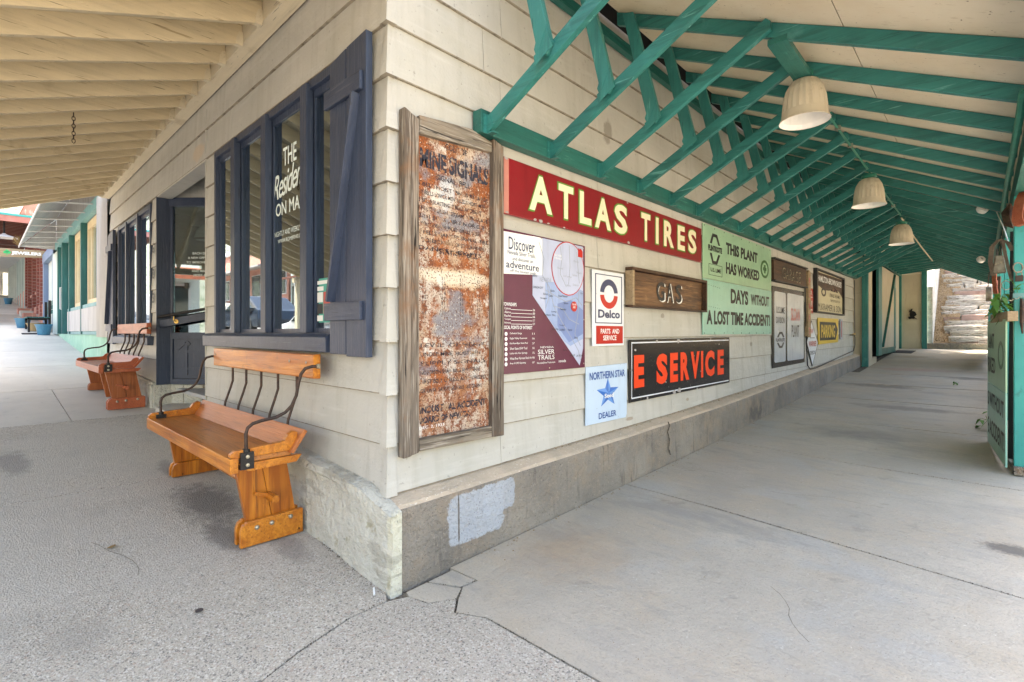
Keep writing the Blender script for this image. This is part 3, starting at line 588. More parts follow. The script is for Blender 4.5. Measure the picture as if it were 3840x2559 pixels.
# wire geometric ornaments hanging behind the glass
def ornament(c, r, name='wire_ornament', label=None, cat='ornament'):
    b = B()
    pts = [(c[0]+r*cos(a), c[1], c[2]+r*sin(a)) for a in [pi/2+2*pi*i/6 for i in range(6)]]
    for i in range(6): b.tube([pts[i], pts[(i+1) % 6]], .003, 4); b.tube([pts[i], (c[0], c[1]+.05, c[2])], .002, 4); b.tube([pts[i], pts[(i+2) % 6]], .002, 4)
    b.tube([pts[0], (c[0], c[1], 3.56)], .0015, 4)
    o = obj(name, b, 'teal_print'); setp(o, label, cat)
ornament((-2.3, .45, 2.45), .2, label='wire polyhedron ornament hanging inside the corner shop window')
def pendant(c, label, group=None, r=.2):
    t = thing('pendant_lamp', label, 'lamp', c)
    b = B(); x, y, z = c
    obj('glass_shade', B().lathe([(.07, 0), (.12, -.04), (.17, -.12), (.2, -.22)], (x, y, z), 36, .03), 'lamp_glass', t, smooth=False)
    obj('rim', B().lathe([(.2, -.222), (.215, -.222), (.215, -.245), (.2, -.245)], (x, y, z), 28), 'black_iron', t)
    cg = B().cyl((x, y, z), .075, .02); cg.cyl((x, y, z+.13), .06, .04)
    for i in range(6): a = 2*pi*i/6; cg.tube([(x+.066*cos(a), y+.066*sin(a), z+.02), (x+.055*cos(a), y+.055*sin(a), z+.13)], .008, 4)
    cg.tube([(x, y, z+.17), (x, y, 3.56)], .006, 5); cg.tube([(x-.06, y, z+.12), (x-.19, y, z-.2)], .004, 4)
    obj('cage', cg, 'black_iron', t)
M['lamp_glass'] = mat('lamp_glass', (.62, .64, .60), rough=.25, spec=.6)
pendant((-5.35, .62, 3.02), 'ribbed glass pendant lamp seen through the angled door glass')
pendant((-1.15, .75, 2.95), 'ribbed glass pendant lamp hanging inside the window nearest the corner')

# shutters
def shutter(parent, x0, x1, z0, z1, flip=1):
    w = bpy.data.objects.new('shutter', None); COL.objects.link(w); w.parent = parent
    mid = x0+(x1-x0)*.47
    obj('board', B().prism([(x0, z0), (mid-.006, z0), (mid-.006, z1-.02), (x0, z1-.05)], 1, -.06, -.018), 'navy', w, bevel=.003)
    obj('board', B().prism([(mid+.006, z0-.01), (x1, z0-.01), (x1, z1), (mid+.006, z1-.02)], 1, -.062, -.018), 'navy', w, bevel=.003)
    obj('gap_shade_strip', B().box(mid-.02, mid+.02, -.03, -.012, z0+.02, z1-.06), 'dark', w)  # black strip standing in for the shade between the two boards
    obj('batten', B().box(x0-.03, x1-.03, -.086, -.063, z0+.21, z0+.32), 'navy_h', w, bevel=.003)
    obj('batten', B().box(x0-.03, x1-.03, -.086, -.063, z1-.34, z1-.23), 'navy_h', w, bevel=.003)
    xa, xb = (x0+.02, x1-.08) if flip > 0 else (x1-.02, x0+.04)
    obj('brace', B().bar((xa+.03, -.075, z0+.33), (xb, -.075, z1-.35), .024, .075, (0, 1, 0)), 'navy', w, bevel=.002)
shutter(bl, -.565, -.125, 1.375, 3.27); shutter(bl, -8.55, -8.06, 1.33, 3.22)

# the recessed, angled entrance
ux, uy = .74, .6726
DP = Plane((-5.35, .14), (ux, uy), (uy, -ux))
en = bpy.data.objects.new('door', None); COL.objects.link(en); en.parent = bl; setp(en, 'navy panelled entrance door with a tall glass light')
obj('jamb', B().box(-5.365, -5.345, -.01, .15, .83, 3.27), 'navy', bl)
obj('door_frame', DP.rect(-.02, 1.15, 3.18, 3.29, -.05, .01), 'navy_h', en)
obj('stile', DP.rect(0, .035, .83, 3.178, -.05, 0), 'navy', en); obj('stile', DP.rect(1.02, 1.15, .83, 3.178, -.05, 0), 'navy', en)
obj('rail', DP.rect(.036, 1.019, 1.425, 1.51, -.045, .012), 'navy_h', en)
obj('rail', DP.rect(.036, 1.019, .83, .90, -.045, .015), 'navy_h', en)
obj('panel', DP.rect(.036, 1.019, .902, 1.423, -.04, -.018), 'navy', en)
ov = DP.rect(.19, .23, .95, 1.37, -.017, -.005); DP.rect(.07, .6, 1.24, 1.28, -.017, -.007, ov); DP.rect(.10, .8, 1.02, 1.05, -.017, -.007, ov)
DP.plate([(.06, 1.24), (.2, 1.36), (.2, 1.385), (.05, 1.26)], -.017, -.008, ov); DP.plate([(.23, 1.40), (.27, 1.36), (.23, 1.33)], -.017, -.008, ov)
obj('overlay_moulding', ov, 'navy', en)
obj('glass_light', DP.rect(.037, 1.018, 1.512, 3.176, -.03, -.024), 'glass_dark', en)
DD = Plane(DP.p(0, 0, -.022)[:2], DP.u, DP.n)
for s_, a0, a1, z in [('EACH DAY IS', .29, .56, 2.545), ('A NEW OPPORTUNITY', .225, .66, 2.485), ('TO IMPROVE YOURSELF', .205, .68, 2.425), ('AND MAKE THE', .275, .60, 2.31), ('MOST OF IT', .30, .55, 2.255)]:
    DD.text(s_, a0, a1, z, z+.03, 0, 'decal', en, .01)
obj('lock_plate', DP.rect(.185, .235, 2.095, 2.17, -.023, -.012), 'black_iron', en)
# boards above the door, side boards inside the recess, ceiling of the recess
for z0, z1 in [(3.295, 3.44), (3.442, 3.62), (3.622, 3.8)]: obj('clapboard', DP.plate([(0, z0), (2.4, z0), (2.4, z1), (0, z1)], -.05, -.012), 'siding', bl)
obj('recess_ceiling', B().box(-5.34, -3.36, .165, 1.0, 3.83, 3.86), 'siding', bl)
obj('recess_side', B().box(-3.35, -3.33, -.0, 1.6, .6, 3.8), 'siding', bl)
for i in range(9):
    z = zl[i]; 
    if zl[i+1] < .8: continue
    obj('clapboard', B().prism([(-3.35, max(z, .77)), (-3.368, max(z, .77)), (-3.352, zl[i+1]), (-3.35, zl[i+1])], 1, .005, 1.3), 'siding', bl)
obj('recess_header', B().box(-5.34, -3.36, .0, .16, 3.272, 3.30), 'siding', bl)
# blocks under the door and the stoop
sb = bpy.data.objects.new('door_base', None); COL.objects.link(sb); sb.parent = bl
for a0, a1, m_ in [(-.06, .20, 'base_paint'), (.205, .45, 'base_paint'), (.455, 1.0, 'concrete_base'), (1.005, 1.6, 'concrete_base')]:
    obj('block', DP.rect(a0, a1, .45, .825, -.3, .03), m_, sb, bevel=.008)
obj('block', B().box(-5.75, -5.36, -.07, -.005, .45, .83), 'base_paint', bl, bevel=.01)
obj('stoop', B().add([(-5.0, -.09, gz(-5, 0)-.1), (-3.36, -.09, gz(-5, 0)-.2), (-3.36, 1.3, .3), (-5.3, .3, .3), (-5.02, -.085, .585), (-3.36, -.085, .60), (-3.36, 1.3, .60), (-5.3, .15, .585)],
    [(0, 1, 5, 4), (1, 2, 6, 5), (2, 3, 7, 6), (3, 0, 4, 7), (4, 5, 6, 7)]), 'concrete_light', bl)
# handrail on the entrance
RP = Plane((-5.33, .05), (ux, uy), (uy, -ux))
rl = bpy.data.objects.new('handrail', None); COL.objects.link(rl); rl.parent = bl
obj('rail_board', RP.plate([(-.01, 1.575), (.9, 1.74), (.9, 1.83), (-.01, 1.665)], 0, .03), 'navy_h', rl)
obj('rail_pipe', B().tube([RP.p(-.01, 1.71, .06), RP.p(.9, 1.865, .06)], .019, 10), 'black_iron', rl, smooth=True)
obj('rail_bracket', RP.disc((.21, 1.655), .028, .03, .038).tube([RP.p(.21, 1.655, .035), RP.p(.2, 1.67, .07), RP.p(.2, 1.72, .065)], .008, 6), 'brass', rl)
# house numbers
for s_, z in [('6', 2.56), ('8', 2.22), ('3', 1.90)]: FR.text(s_, -5.60, -5.50, z, z+.14, .004, 'ink', bl, .03, name='house_number')

# ------------------------------------------------------------------ porch roof over the sidewalk
pr = thing('porch_roof', 'cream painted open rafter porch roof over the street sidewalk', 'porch roof')
obj('ledger', B().box(-8.78, .35, -.118, -.004, 3.872, 4.10), 'soffit_board', pr)
SL = .373
for i in range(24):
    x = .95-.413*i
    y0, y1 = -.122, -3.3
    z = lambda y: 3.862+SL*(y+.12)
    dz = random.uniform(-.004, .004)
    hw = .02
    b = B().prism([(y0, z(y0)+dz), (y0, z(y0)+.165), (y1, z(y1)+.165), (y1, z(y1)+dz)], 0, x-hw+(.06 if i == 23 else 0), x+hw+(.06 if i == 23 else 0))
    if x < -8.75: continue
    obj('rafter', b, 'soffit', pr, bevel=.003)
    if x < .3:
        h = B().prism([(-.119, z(-.12)-.012), (-.119, z(-.12)+.10), (-.15, z(-.12)+.09), (-.165, z(-.12)+.05), (-.175, z(-.12)-.02)], 0, x-hw-.004, x-hw-.001)
        h.prism([(-.119, z(-.12)-.012), (-.119, z(-.12)+.10), (-.15, z(-.12)+.09), (-.165, z(-.12)+.05), (-.175, z(-.12)-.02)], 0, x+hw+.001, x+hw+.004)
        h.box(x-hw-.004, x+hw+.004, -.175, -.119, z(-.12)-.020, z(-.12)-.0165)
        obj('joist_hanger', h, 'soffit_board', pr)
z0 = 3.862+.165
for i in range(8):
    xa = -8.80+1.22*i
    a, b_ = xa+.002, xa+1.218
    obj('sheathing_panel', B().prism([(-.0, z0+SL*.12+.002), (-.0, z0+SL*.12+.02), (-3.35, z0-SL*3.23+.02), (-3.35, z0-SL*3.23+.002)], 0, a, b_), 'soffit_board', pr)
obj('eave_beam', B().box(-8.8, 1.0, -3.28, -3.16, 2.62, 2.70+.03), 'soffit_board', pr)
for x in (-8.6, -5.4, -2.2, .9): obj('post', B().box(x-.06, x+.06, -3.28, -3.16, gz(x, 0), 2.62), 'soffit_board', pr)
# hanging chain
ch = thing('hanging_chain', 'short rusty chain hanging from a porch rafter', 'chain', (-3.6, -.55, 3.6))
cx, cy = -3.58, -1.0
for i in range(8):
    zc = 3.50-.034*i; a = pi/2*(i % 2); b = B()
    pts = [(cx+.012*cos(t)*cos(a), cy+.012*cos(t)*sin(a), zc+.022*sin(t)) for t in [2*pi*j/8 for j in range(9)]]
    b.tube(pts, .0035, 5, False); obj('chain_link', b, 'iron', ch)
chz = 3.862+SL*(cy+.12)

# ------------------------------------------------------------------ green canopy over the alley
cp = thing('alley_canopy', 'teal green timber canopy with trussed rafters over the alley', 'canopy')
K = .0065
def rise(y): return K*(y-.76)
def gbox(x0, x1, y0, y1, z0, z1):
    b = B(); b.hexa([(x0, y0, z0+rise(y0)), (x1, y0, z0+rise(y0)), (x1, y1, z0+rise(y1)), (x0, y1, z0+rise(y1))], [(x0, y0, z1+rise(y0)), (x1, y0, z1+rise(y0)), (x1, y1, z1+rise(y1)), (x0, y1, z1+rise(y1))]); return b
for a, c in [(.655, 3.96), (3.962, 8.2), (8.202, 14.1)]: obj('ledger', gbox(.004, .085, a, c, 2.828, 2.982), 'green_y', cp, bevel=.004)
obj('ledger', gbox(.305, .36, 14.3, 20.6, 3.36, 3.48), 'green_y', cp)
obj('upper_ledger', gbox(.004, .06, .62, 20.5, 4.11, 4.20), 'green_y', cp)
NT = 30
def ra(x): return 4.20-.492*(x-.232)     # top of rafter
for i in range(NT):
    y = .76+.668*i; r = rise(y)
    th = .044
    x_end = 2.68
    xs_ = .232 if y < 20.9 else .4
    if i > 0 or True:
        obj('rafter', B().prism([(xs_, ra(xs_)+r), (xs_, ra(xs_)-.105+r), (x_end, ra(x_end)-.105+r), (x_end, ra(x_end)+r)], 1, y-.01, y+.034), 'green', cp, bevel=.003)
    if y > 14.2:
        p0 = (.36, 3.42+r); p1 = (1.43, 3.535+r)
        obj('chord', B().prism([(p0[0], p0[1]-.04), (1.45, 3.50+r), (1.45, 3.60+r), (p0[0], p0[1]+.04)], 1, y+.036, y+.078), 'green', cp)
        continue
    p0 = (.088, 2.835+r); sl = (3.535-2.835)/(1.43-.088)
    t0, t1 = y-.012, y+.032
    obj('chord', B().prism([(p0[0], p0[1]), (1.44, 3.54+r), (1.44, 3.595+r), (1.41, 3.625+r), (p0[0], p0[1]+.10)], 1, t0-.046, t1-.046), 'green', cp, bevel=.003)
    dx = .2; tx, bx = .385, .61
    ztop = ra(tx)-.02+r; zbot = 2.835+sl*(bx-.088)+.03+r
    n_ = .048
    obj('strut', B().prism([(tx-n_, ztop), (tx+n_, ztop-.03), (bx+n_, zbot+.06), (bx+n_*.2, zbot), (bx-n_, zbot+.03)], 1, t0-.09, t0-.048), 'green_z', cp, bevel=.003)
    if i < 9:
        g1 = B().prism([(bx-.05, zbot+.0), (bx+.03, zbot+.16), (bx-.03, zbot+.17), (bx-.07, zbot+.05)], 1, t0-.0925, t0-.0905)
        g1.prism([(bx-.06, zbot-.05), (bx+.07, zbot+.02), (bx+.05, zbot+.07), (bx-.07, zbot+.01)], 1, t0-.0955, t0-.093)
        obj('nail_plate', g1, 'green_z', cp)
        h = B().box(.086, .091, t0-.075, t1-.020, 2.825+r, 2.95+r); h.prism([(.09, 2.825+r), (.09, 2.95+r), (.12, 2.94+r), (.15, 2.85+r)], 1, t0-.051, t0-.0475)
        h.box(.091, .15, t0-.05, t1-.042, 2.822+r, 2.831+r)
        obj('joist_hanger', h, 'green', cp)
# ceiling panels above the rafters
for i in range(9):
    ya = .62+2.44*i; yb = min(ya+2.437, 20.75)
    if ya > 20.6: break
    for xa, xb in [(.24, 1.845), (1.85, 2.80)]:
        za, zb = ra(xa)+.003, ra(xb)+.003
        b = B().hexa([(xa, ya, za+rise(ya)), (xb, ya, zb+rise(ya)), (xb, yb, zb+rise(yb)), (xa, yb, za+rise(yb))], [(xa, ya, za+.02+rise(ya)), (xb, ya, zb+.02+rise(ya)), (xb, yb, zb+.02+rise(yb)), (xa, yb, za+.02+rise(yb))])
        obj('ceiling_panel', b, 'ceiling', cp)
obj('light_block_sheet', B().hexa([(.24, .60, ra(.24)+.03), (2.85, .60, ra(2.85)+.03), (2.85, 20.75, ra(2.85)+.16), (.24, 20.75, ra(.24)+.16)], [(.24, .60, ra(.24)+.05), (2.85, .60, ra(2.85)+.05), (2.85, 20.75, ra(2.85)+.18), (.24, 20.75, ra(.24)+.18)]), 'metal_grey', cp)  # unseen sheet added above the panels to keep light out of their seams
obj('gap_blackout', gbox(-.0, .30, .62, 20.75, 4.34, 4.37), 'dark', cp); obj('gap_blackout', gbox(.28, .30, .62, 20.75, 4.20, 4.345), 'dark', cp)  # near-black boards added so the gap behind the rafter ends stays dark
obj('eave_beam', gbox(2.69, 2.80, .62, 20.7, 2.74, 2.93), 'green_y', cp)
# light mounting board between the third and fourth truss
obj('mounting_board', B().hexa([(1.41, 2.08, 3.46), (1.53, 2.08, 3.46), (1.53, 2.86, 3.46), (1.41, 2.86, 3.46)], [(1.41, 2.08, 3.50), (1.53, 2.08, 3.50), (1.53, 2.86, 3.50), (1.41, 2.86, 3.50)]), 'green_y', cp)
# posts along the open side
for i, y in enumerate([4.92, 7.9, 10.9, 13.9, 17.0, 20.2]):
    obj('post', B().box(2.686, 2.845, y, y+.16, gz(2.7, y)-.02, 2.738+rise(y)), 'teal_post', cp, bevel=.006)
    if i == 0:
        obj('post_wrap', B().box(2.680, 2.850, y-.006, y+.166, 1.83, 1.87), 'teal_frame', cp)

# lamps
def bell_lamp(x, y, z, label, rot=0):
    t = thing('bell_lamp', label, 'lamp', (x, y, z), 'bell lamps under the alley canopy')
    obj('canopy_cup', B().lathe([(.0001, .03), (.075, .03), (.08, .0), (.06, -.02)], (x, y, z), 20), 'pipe_green', t, smooth=True)
    prof = [(.062, -.015), (.095, -.035), (.125, -.09), (.142, -.16), (.150, -.235), (.152, -.262)]
    obj('shade', B().lathe(prof, (x, y, z), 44, .04), 'lamp_shade', t)
    rimp = [(.154, -.260), (.158, -.275), (.160, -.30), (.176, -.335), (.174, -.338), (.150, -.305), (.145, -.27), (.135, -.16), (.11, -.08), (.05, -.03)]
    obj('rim', B().lathe(rimp[:5], (x, y, z), 40), 'lamp_shade', t, smooth=True)
    obj('reflector', B().lathe([(.1755, -.3365)]+rimp[5:], (x, y, z), 56, .012), 'lamp_inside', t)
    return t
bell_lamp(1.47, 2.79, 3.485, 'cream ribbed bell lamp nearest the street, largest of the canopy lamps')
bell_lamp(1.48, 5.72, 3.37, 'cream ribbed bell lamp in the middle of the alley canopy')
bell_lamp(1.48, 8.98, 3.33, 'cream ribbed bell lamp farthest along the alley canopy')
cd = thing('conduit', 'thin green conduit running along the canopy between the bell lamps', 'conduit', (1.47, 3, 3.45))
obj('pipe', B().tube([(1.47, 2.9, 3.45), (1.472, 5.65, 3.46)], .011, 8), 'pipe_green', cd, smooth=True)
obj('pipe', B().tube([(1.472, 5.8, 3.455), (1.475, 8.9, 3.46)], .011, 8), 'pipe_green', cd, smooth=True)
obj('pipe', B().tube([(1.475, 9.05, 3.44), (1.48, 10.4, 3.40), (1.50, 12.2, 3.36), (1.56, 14.5, 3.28)], .013, 8), 'pipe_cream', cd, smooth=True)
cl = B()
for y in (3.98, 4.6, 6.8, 8.0): cl.box(1.45, 1.495, y, y+.03, 3.438, 3.475)
obj('clip', cl, 'bolt', cd)
ep = obj('eave_pipe', B().tube([(2.70, 2.55, 2.93), (2.655, 2.62, 2.93), (2.648, 2.75, 2.86), (2.645, 3.6, 2.86), (2.64, 5.3, 2.88), (2.64, 9, 2.92), (2.64, 14, 2.96)], .022, 8), 'pipe_green', smooth=True)
setp(ep, 'green painted pipe running under the open eave of the alley', 'pipe')

# ------------------------------------------------------------------ signs on the alley wall
def sign(name, label, cat='sign', a=0, z=0): return thing(name, label, cat, (0, a, z))
# weathered framed rusty sheet
t = sign('framed_rusty_sign', 'tall rusted tin sign in a grey weathered timber frame at the building corner', a=.5, z=1.8)
obj('sheet', AL.plate([(.18, .87), (.82, .865), (.82, 2.74), (.18, 2.72)], .004, .016), 'rust_sheet', t)
obj('sheet_lap', AL.plate([(.195, 1.905), (.80, 1.905), (.80, 1.94), (.195, 1.94)], .016, .021), 'rust_sheet', t)
obj('frame_board', AL.plate([(.070, .785), (.126, .79), (.124, 2.79), (.076, 2.81)], .002, .062), 'barn_wood', t, bevel=.006)
obj('frame_board', AL.plate([(.130, .79), (.188, .80), (.187, 2.775), (.132, 2.795)], .002, .05), 'barn_wood', t, bevel=.006)
obj('frame_board', AL.plate([(.79, .80), (.905, .795), (.90, 2.80), (.80, 2.83)], .002, .055), 'barn_wood', t, bevel=.006)
obj('frame_board', AL.plate([(.19, 2.69), (.79, 2.735), (.79, 2.80), (.60, 2.84), (.19, 2.80)], .004, .05), 'barn_wood_y', t, bevel=.005)
obj('frame_board', AL.plate([(.19, .805), (.79, .80), (.79, .875), (.19, .88)], .004, .05), 'barn_wood_y', t, bevel=.005)
T = lambda s_, a0, a1, z0, z1, m_='rust_ink', bo=.015, off=.0185, par=None, **kw: AL.text(s_, a0, a1, z0, z1, off, m_, par or t, bo, **kw)
T('CODE OF', .41, .59, 2.66, 2.70); T('MINE SIGNALS', .215, .785, 2.51, 2.625, 'head_ink', bo=.045)
T('SIGNAL  BELL', .34, .62, 2.455, 2.49)
for j, s_ in enumerate(['1 BELL HOIST  BELLS RELEASE', '2 BELLS LOWER MEN  3 BELLS HOIST MEN', '5 BELLS BLASTING  7 BELLS ACCIDENT', 'FEET  FLASH  STEAM  VENTILATE', '2-1-1 BELLS  AIR ON OR OFF', 'SEND DOWN PICKS  DRILLS  STEEL', '9 BELLS DANGER SIGNAL  FIRE', 'THEN RING NUMBER OF STATION WHERE', 'DANGER EXISTS']):
    T(s_, .205+.02*(j % 2), .78-.03*(j % 3), 2.395-.048*j, 2.42-.048*j, bo=.01)
T('STATION  BELL', .36, .69, 2.0, 2.03)
for j in range(4):
    T('\n'.join(str((q*3+j) % 9+1)+' '+str(q % 5+1) for q in range(8)), .23+.15*j, .26+.15*j, 1.62, 1.86, bo=.0)
for j, s_ in enumerate(['LEVEL  OF HEAVE', 'UNDER MINE  HOIST MEN', 'SUPPLY SIGNALS', 'NO PERSON SHALL RING ANY SIGNAL', 'FIRST BELL UNLESS AUTHORIZED', 'OR UNTIL SAFETY SIGNALS ARE GIVEN']):
    T(s_, .22, .76-.05*(j % 2), 1.42-.055*j, 1.445-.055*j, bo=.005)
T('INDUSTRIAL ACCIDENT', .215, .76, 1.02, 1.065, bo=.04); T('BOARD OF NEVADA', .215, .62, .96, 1.0, bo=.04); T('DEC. 2, 1933', .21, .40, .925, .945, 'white_print', .0)
# ATLAS TIRES
t = sign('red_enamel_sign', 'long dark red sign reading ATLAS TIRES in cream letters', a=2.6, z=2.55)
obj('panel', AL.rect(.926, 4.315, 2.347, 2.75, .004, .03), 'red_enamel', t, bevel=.006)
obj('edge_fade', AL.rect(.926, .975, 2.352, 2.745, .03, .0312), 'pink_fascia', t)
LT = [('A', 1.185, 1.47), ('T', 1.535, 1.745), ('L', 1.82, 2.005), ('A', 2.045, 2.315), ('S', 2.36, 2.60), ('T', 2.85, 3.05), ('I', 3.15, 3.225), ('R', 3.33, 3.575), ('E', 3.655, 3.85), ('S', 3.925, 4.16)]
for c_, a0, a1 in LT:
    T(c_, a0-.008, a1+.008, 2.412, 2.706, 'line_green', .045, .0325, par=t); T(c_, a0+.008, a1-.008, 2.425, 2.693, 'cream_enamel', .035, .0345, par=t)
ch_ = B()
for a, z, r in [(1.26, 2.358, .018), (1.33, 2.356, .022), (1.42, 2.354, .012), (1.62, 2.352, .012), (2.62, 2.362, .022), (2.60, 2.735, .014), (.95, 2.74, .016), (.955, 2.36, .012), (4.29, 2.36, .012)]:
    AL.plate([(a+r*random.uniform(.7, 1.5)*cos(q), z+r*.6*random.uniform(.7, 1.2)*sin(q)) for q in [2*pi*i/7 for i in range(7)]], .028, .0322, ch_)
obj('chipped_enamel', ch_, 'bare_steel', t, kind='stuff')
# tourist map
t = sign('tourist_map_sign', 'purple Silver Trails map board with a white Discover panel and pale blue state map', a=1.4, z=1.7)
obj('panel', AL.rect(.915, 1.93, 1.215, 2.245, .004, .016), 'map_purple', t, bevel=.003)
obj('map_state', AL.plate([(1.25, 2.235), (1.90, 2.235), (1.90, 1.38), (1.875, 1.30), (1.85, 1.236), (1.249, 1.79)], .016, .0175), 'map_pale', t)
obj('map_region', AL.plate([(1.40, 1.90), (1.62, 1.92), (1.90, 1.86), (1.90, 1.46), (1.72, 1.40), (1.64, 1.44), (1.40, 1.655)], .0175, .0185), 'map_blue', t)
obj('map_region', AL.plate([(1.55, 1.74), (1.72, 1.78), (1.895, 1.70), (1.895, 1.50), (1.70, 1.43), (1.55, 1.56)], .0185, .019), 'map_mid', t)
obj('inset_ring', AL.disc((1.69, 2.03), .219, .019, .0205, 36), 'delco_red', t); obj('inset_map', AL.disc((1.69, 2.03), .211, .0206, .0215, 36), 'map_pale', t)
rd = B(); random.seed(3)
for a in [[(1.32, 2.2), (1.38, 2.08), (1.36, 1.95), (1.45, 1.86), (1.5, 1.72), (1.6, 1.6), (1.72, 1.48), (1.83, 1.36), (1.86, 1.28)], [(1.40, 1.84), (1.52, 1.80), (1.66, 1.76), (1.8, 1.8), (1.88, 1.74)], [(1.5, 1.72), (1.62, 1.70), (1.7, 1.62), (1.84, 1.58)], [(1.84, 1.9), (1.83, 1.7), (1.78, 1.5), (1.86, 1.4)], [(1.42, 1.9), (1.44, 1.78), (1.4, 1.7)]]:
    for p, q in zip(a, a[1:]):
        dx, dz = q[0]-p[0], q[1]-p[1]; l = sqrt(dx*dx+dz*dz); nx, nz = -dz/l*.003, dx/l*.003
        AL.plate([(p[0]-nx, p[1]-nz), (q[0]-nx, q[1]-nz), (q[0]+nx, q[1]+nz), (p[0]+nx, p[1]+nz)], .019, .0195, rd)
for a in [[(1.58, 2.2), (1.6, 2.1), (1.58, 1.98), (1.66, 1.88)], [(1.7, 2.22), (1.71, 2.05), (1.69, 1.9)], [(1.8, 2.18), (1.82, 2.05), (1.84, 1.92)]]:
    for p, q in zip(a, a[1:]): AL.plate([(p[0]-.003, p[1]), (q[0]-.003, q[1]), (q[0]+.003, q[1]), (p[0]+.003, p[1])], .0215, .022, rd)
obj('map_roads', rd, 'grey_print', t)
T('SILVER\nTRAILS', 1.50, 1.60, 2.09, 2.13, 'white_print', .0, .0225, par=t)
for s_, a, z, w in [('Rachel', 1.545, 2.015, .07), ('Pioche', 1.76, 2.09, .07), ('Panaca', 1.80, 2.0, .07), ('Caliente', 1.74, 1.975, .07), ('Ash Springs', 1.62, 1.955, .11), ('Alamo', 1.66, 1.885, .06), ('Delamar', 1.75, 1.895, .08)]:
    T(s_, a, a+w, z, z+.018, 'grey_print', .0, .0225, par=t)
for s_, a, z, w in [('Schurz', 1.37, 1.80, .06), ('Berlin', 1.46, 1.83, .05), ('Gabbs', 1.44, 1.79, .05), ('Round Mountain', 1.56, 1.795, .12), ('Yerington', 1.335, 1.765, .08), ('Hawthorne', 1.38, 1.64, .08), ('Luning', 1.47, 1.665, .06), ('Mina', 1.48, 1.64, .04), ('Tonopah', 1.57, 1.56, .07), ('Silver Peak', 1.48, 1.53, .08), ('Goldfield', 1.57, 1.525, .07), ('Manhattan', 1.58, 1.69, .08), ('Belmont', 1.63, 1.74, .06), ('Ely', 1.86, 1.83, .03), ('Rachel', 1.69, 1.525, .05), ('Beatty', 1.62, 1.36, .05), ('PAHRUMP', 1.71, 1.315, .07), ('LAS VEGAS', 1.80, 1.31, .09), ('CARSON CITY', 1.25, 1.845, .12), ('RENO', 1.25, 1.93, .05), ('Alamo', 1.77, 1.46, .05)]:
    T(s_, a, a+w, z, z+.016, 'ink', .0, .0200, par=t)
T('NEVADA', 1.33, 1.47, 1.90, 1.935, 'grey_print', .0, .0190, par=t)
obj('location_marker', AL.disc((1.765, 1.725), .042, .022, .0235), 'delco_red', t); T('YOU ARE\nHERE!', 1.735, 1.795, 1.71, 1.75, 'white_print', .01, .024, par=t)
obj('logo_marker', AL.plate([(1.82, 2.14), (1.885, 2.14), (1.885, 2.19), (1.86, 2.215), (1.84, 2.2), (1.83, 2.215), (1.82, 2.19)], .022, .0235), 'delco_red', t)
obj('white_panel', AL.plate([(.918, 1.925), (1.36, 1.95), (1.36, 2.245-.01), (.918, 2.225)], .016, .0185), 'white_print', t)
T('Discover', .985, 1.27, 2.105, 2.195, 'delco_blue', .005, .020, par=t); T('Nevada Silver Trails,', .975, 1.28, 2.065, 2.10, 'delco_blue', .0, .020, par=t)
T('and discover an', 1.025, 1.25, 2.03, 2.055, 'delco_blue', .0, .020, par=t); T('adventure', .96, 1.32, 1.972, 2.025, 'delco_blue', .01, .020, par=t); T('off the beaten path.', 1.0, 1.29, 1.94, 1.965, 'delco_blue', .0, .020, par=t)
T('TOWNSHIPS', .93, 1.07, 1.70, 1.725, 'white_print', .015, .0178, par=t); T('LOCAL POINTS OF INTEREST', .93, 1.245, 1.535, 1.56, 'white_print', .015, .0178, par=t)
for j, (s_, m__) in enumerate([('Caliente', '26'), ('Alamo', '80'), ('Rachel', '108'), ('Tonopah', '217'), ('Pahrump', '237')]):
    z = 1.675-.026*j; T(s_, .945, 1.01, z, z+.016, 'white_print', .0, .0178, par=t); T(m__, 1.25, 1.275, z-.004, z+.012, 'white_print', .0, .0178, par=t)
    obj('dotted_line', AL.rect(1.015, 1.245, z-.001, z+.002, .016, .0172), 'white_print', t)
for j, (s_, m__) in enumerate([('Cathedral Gorge', '11'), ('Eagle Valley Reservoir', '16'), ('Kershaw-Ryan State Park', '27'), ('Silver State OHV Trail', '32'), ('Little Ash Hot Springs', '72'), ('White River Narrows Rock Art', '90'), ('Area 51/UFO Spotting', '107')]):
    z = 1.495-.036*j; T(s_, 1.0, 1.0+.0085*len(s_), z, z+.017, 'white_print', .0, .0178, par=t); T(m__, 1.245, 1.27, z, z+.014, 'white_print', .0, .0178, par=t)
    obj('icon_disc', AL.disc((.962, z+.006), .014, .016, .0176, 14), 'white_print', t)
T('NEVADA', 1.34, 1.50, 1.39, 1.405, 'white_print', .0, .0178, par=t); T('SILVER', 1.31, 1.51, 1.345, 1.38, 'white_print', .0, .0178, par=t); T('TRAILS', 1.31, 1.51, 1.302, 1.337, 'white_print', .0, .0178, par=t)
T('NevadaSilverTrails.com', 1.30, 1.52, 1.272, 1.286, 'white_print', .0, .0178, par=t); T('nevada', 1.565, 1.66, 1.272, 1.296, 'white_print', .0, .0178, par=t)
sc = B()
for a, z in [(1.35, 2.23), (1.9, 2.22), (1.915, 1.75), (1.91, 1.25), (1.45, 1.235), (.93, 1.235), (1.91, 1.62)]: sc.add(*[(lambda b_: (b_.v, b_.f))(AL.disc((a, z), .006, .016, .019, 8))][0])
obj('screw', sc, 'bolt', t, kind='stuff')
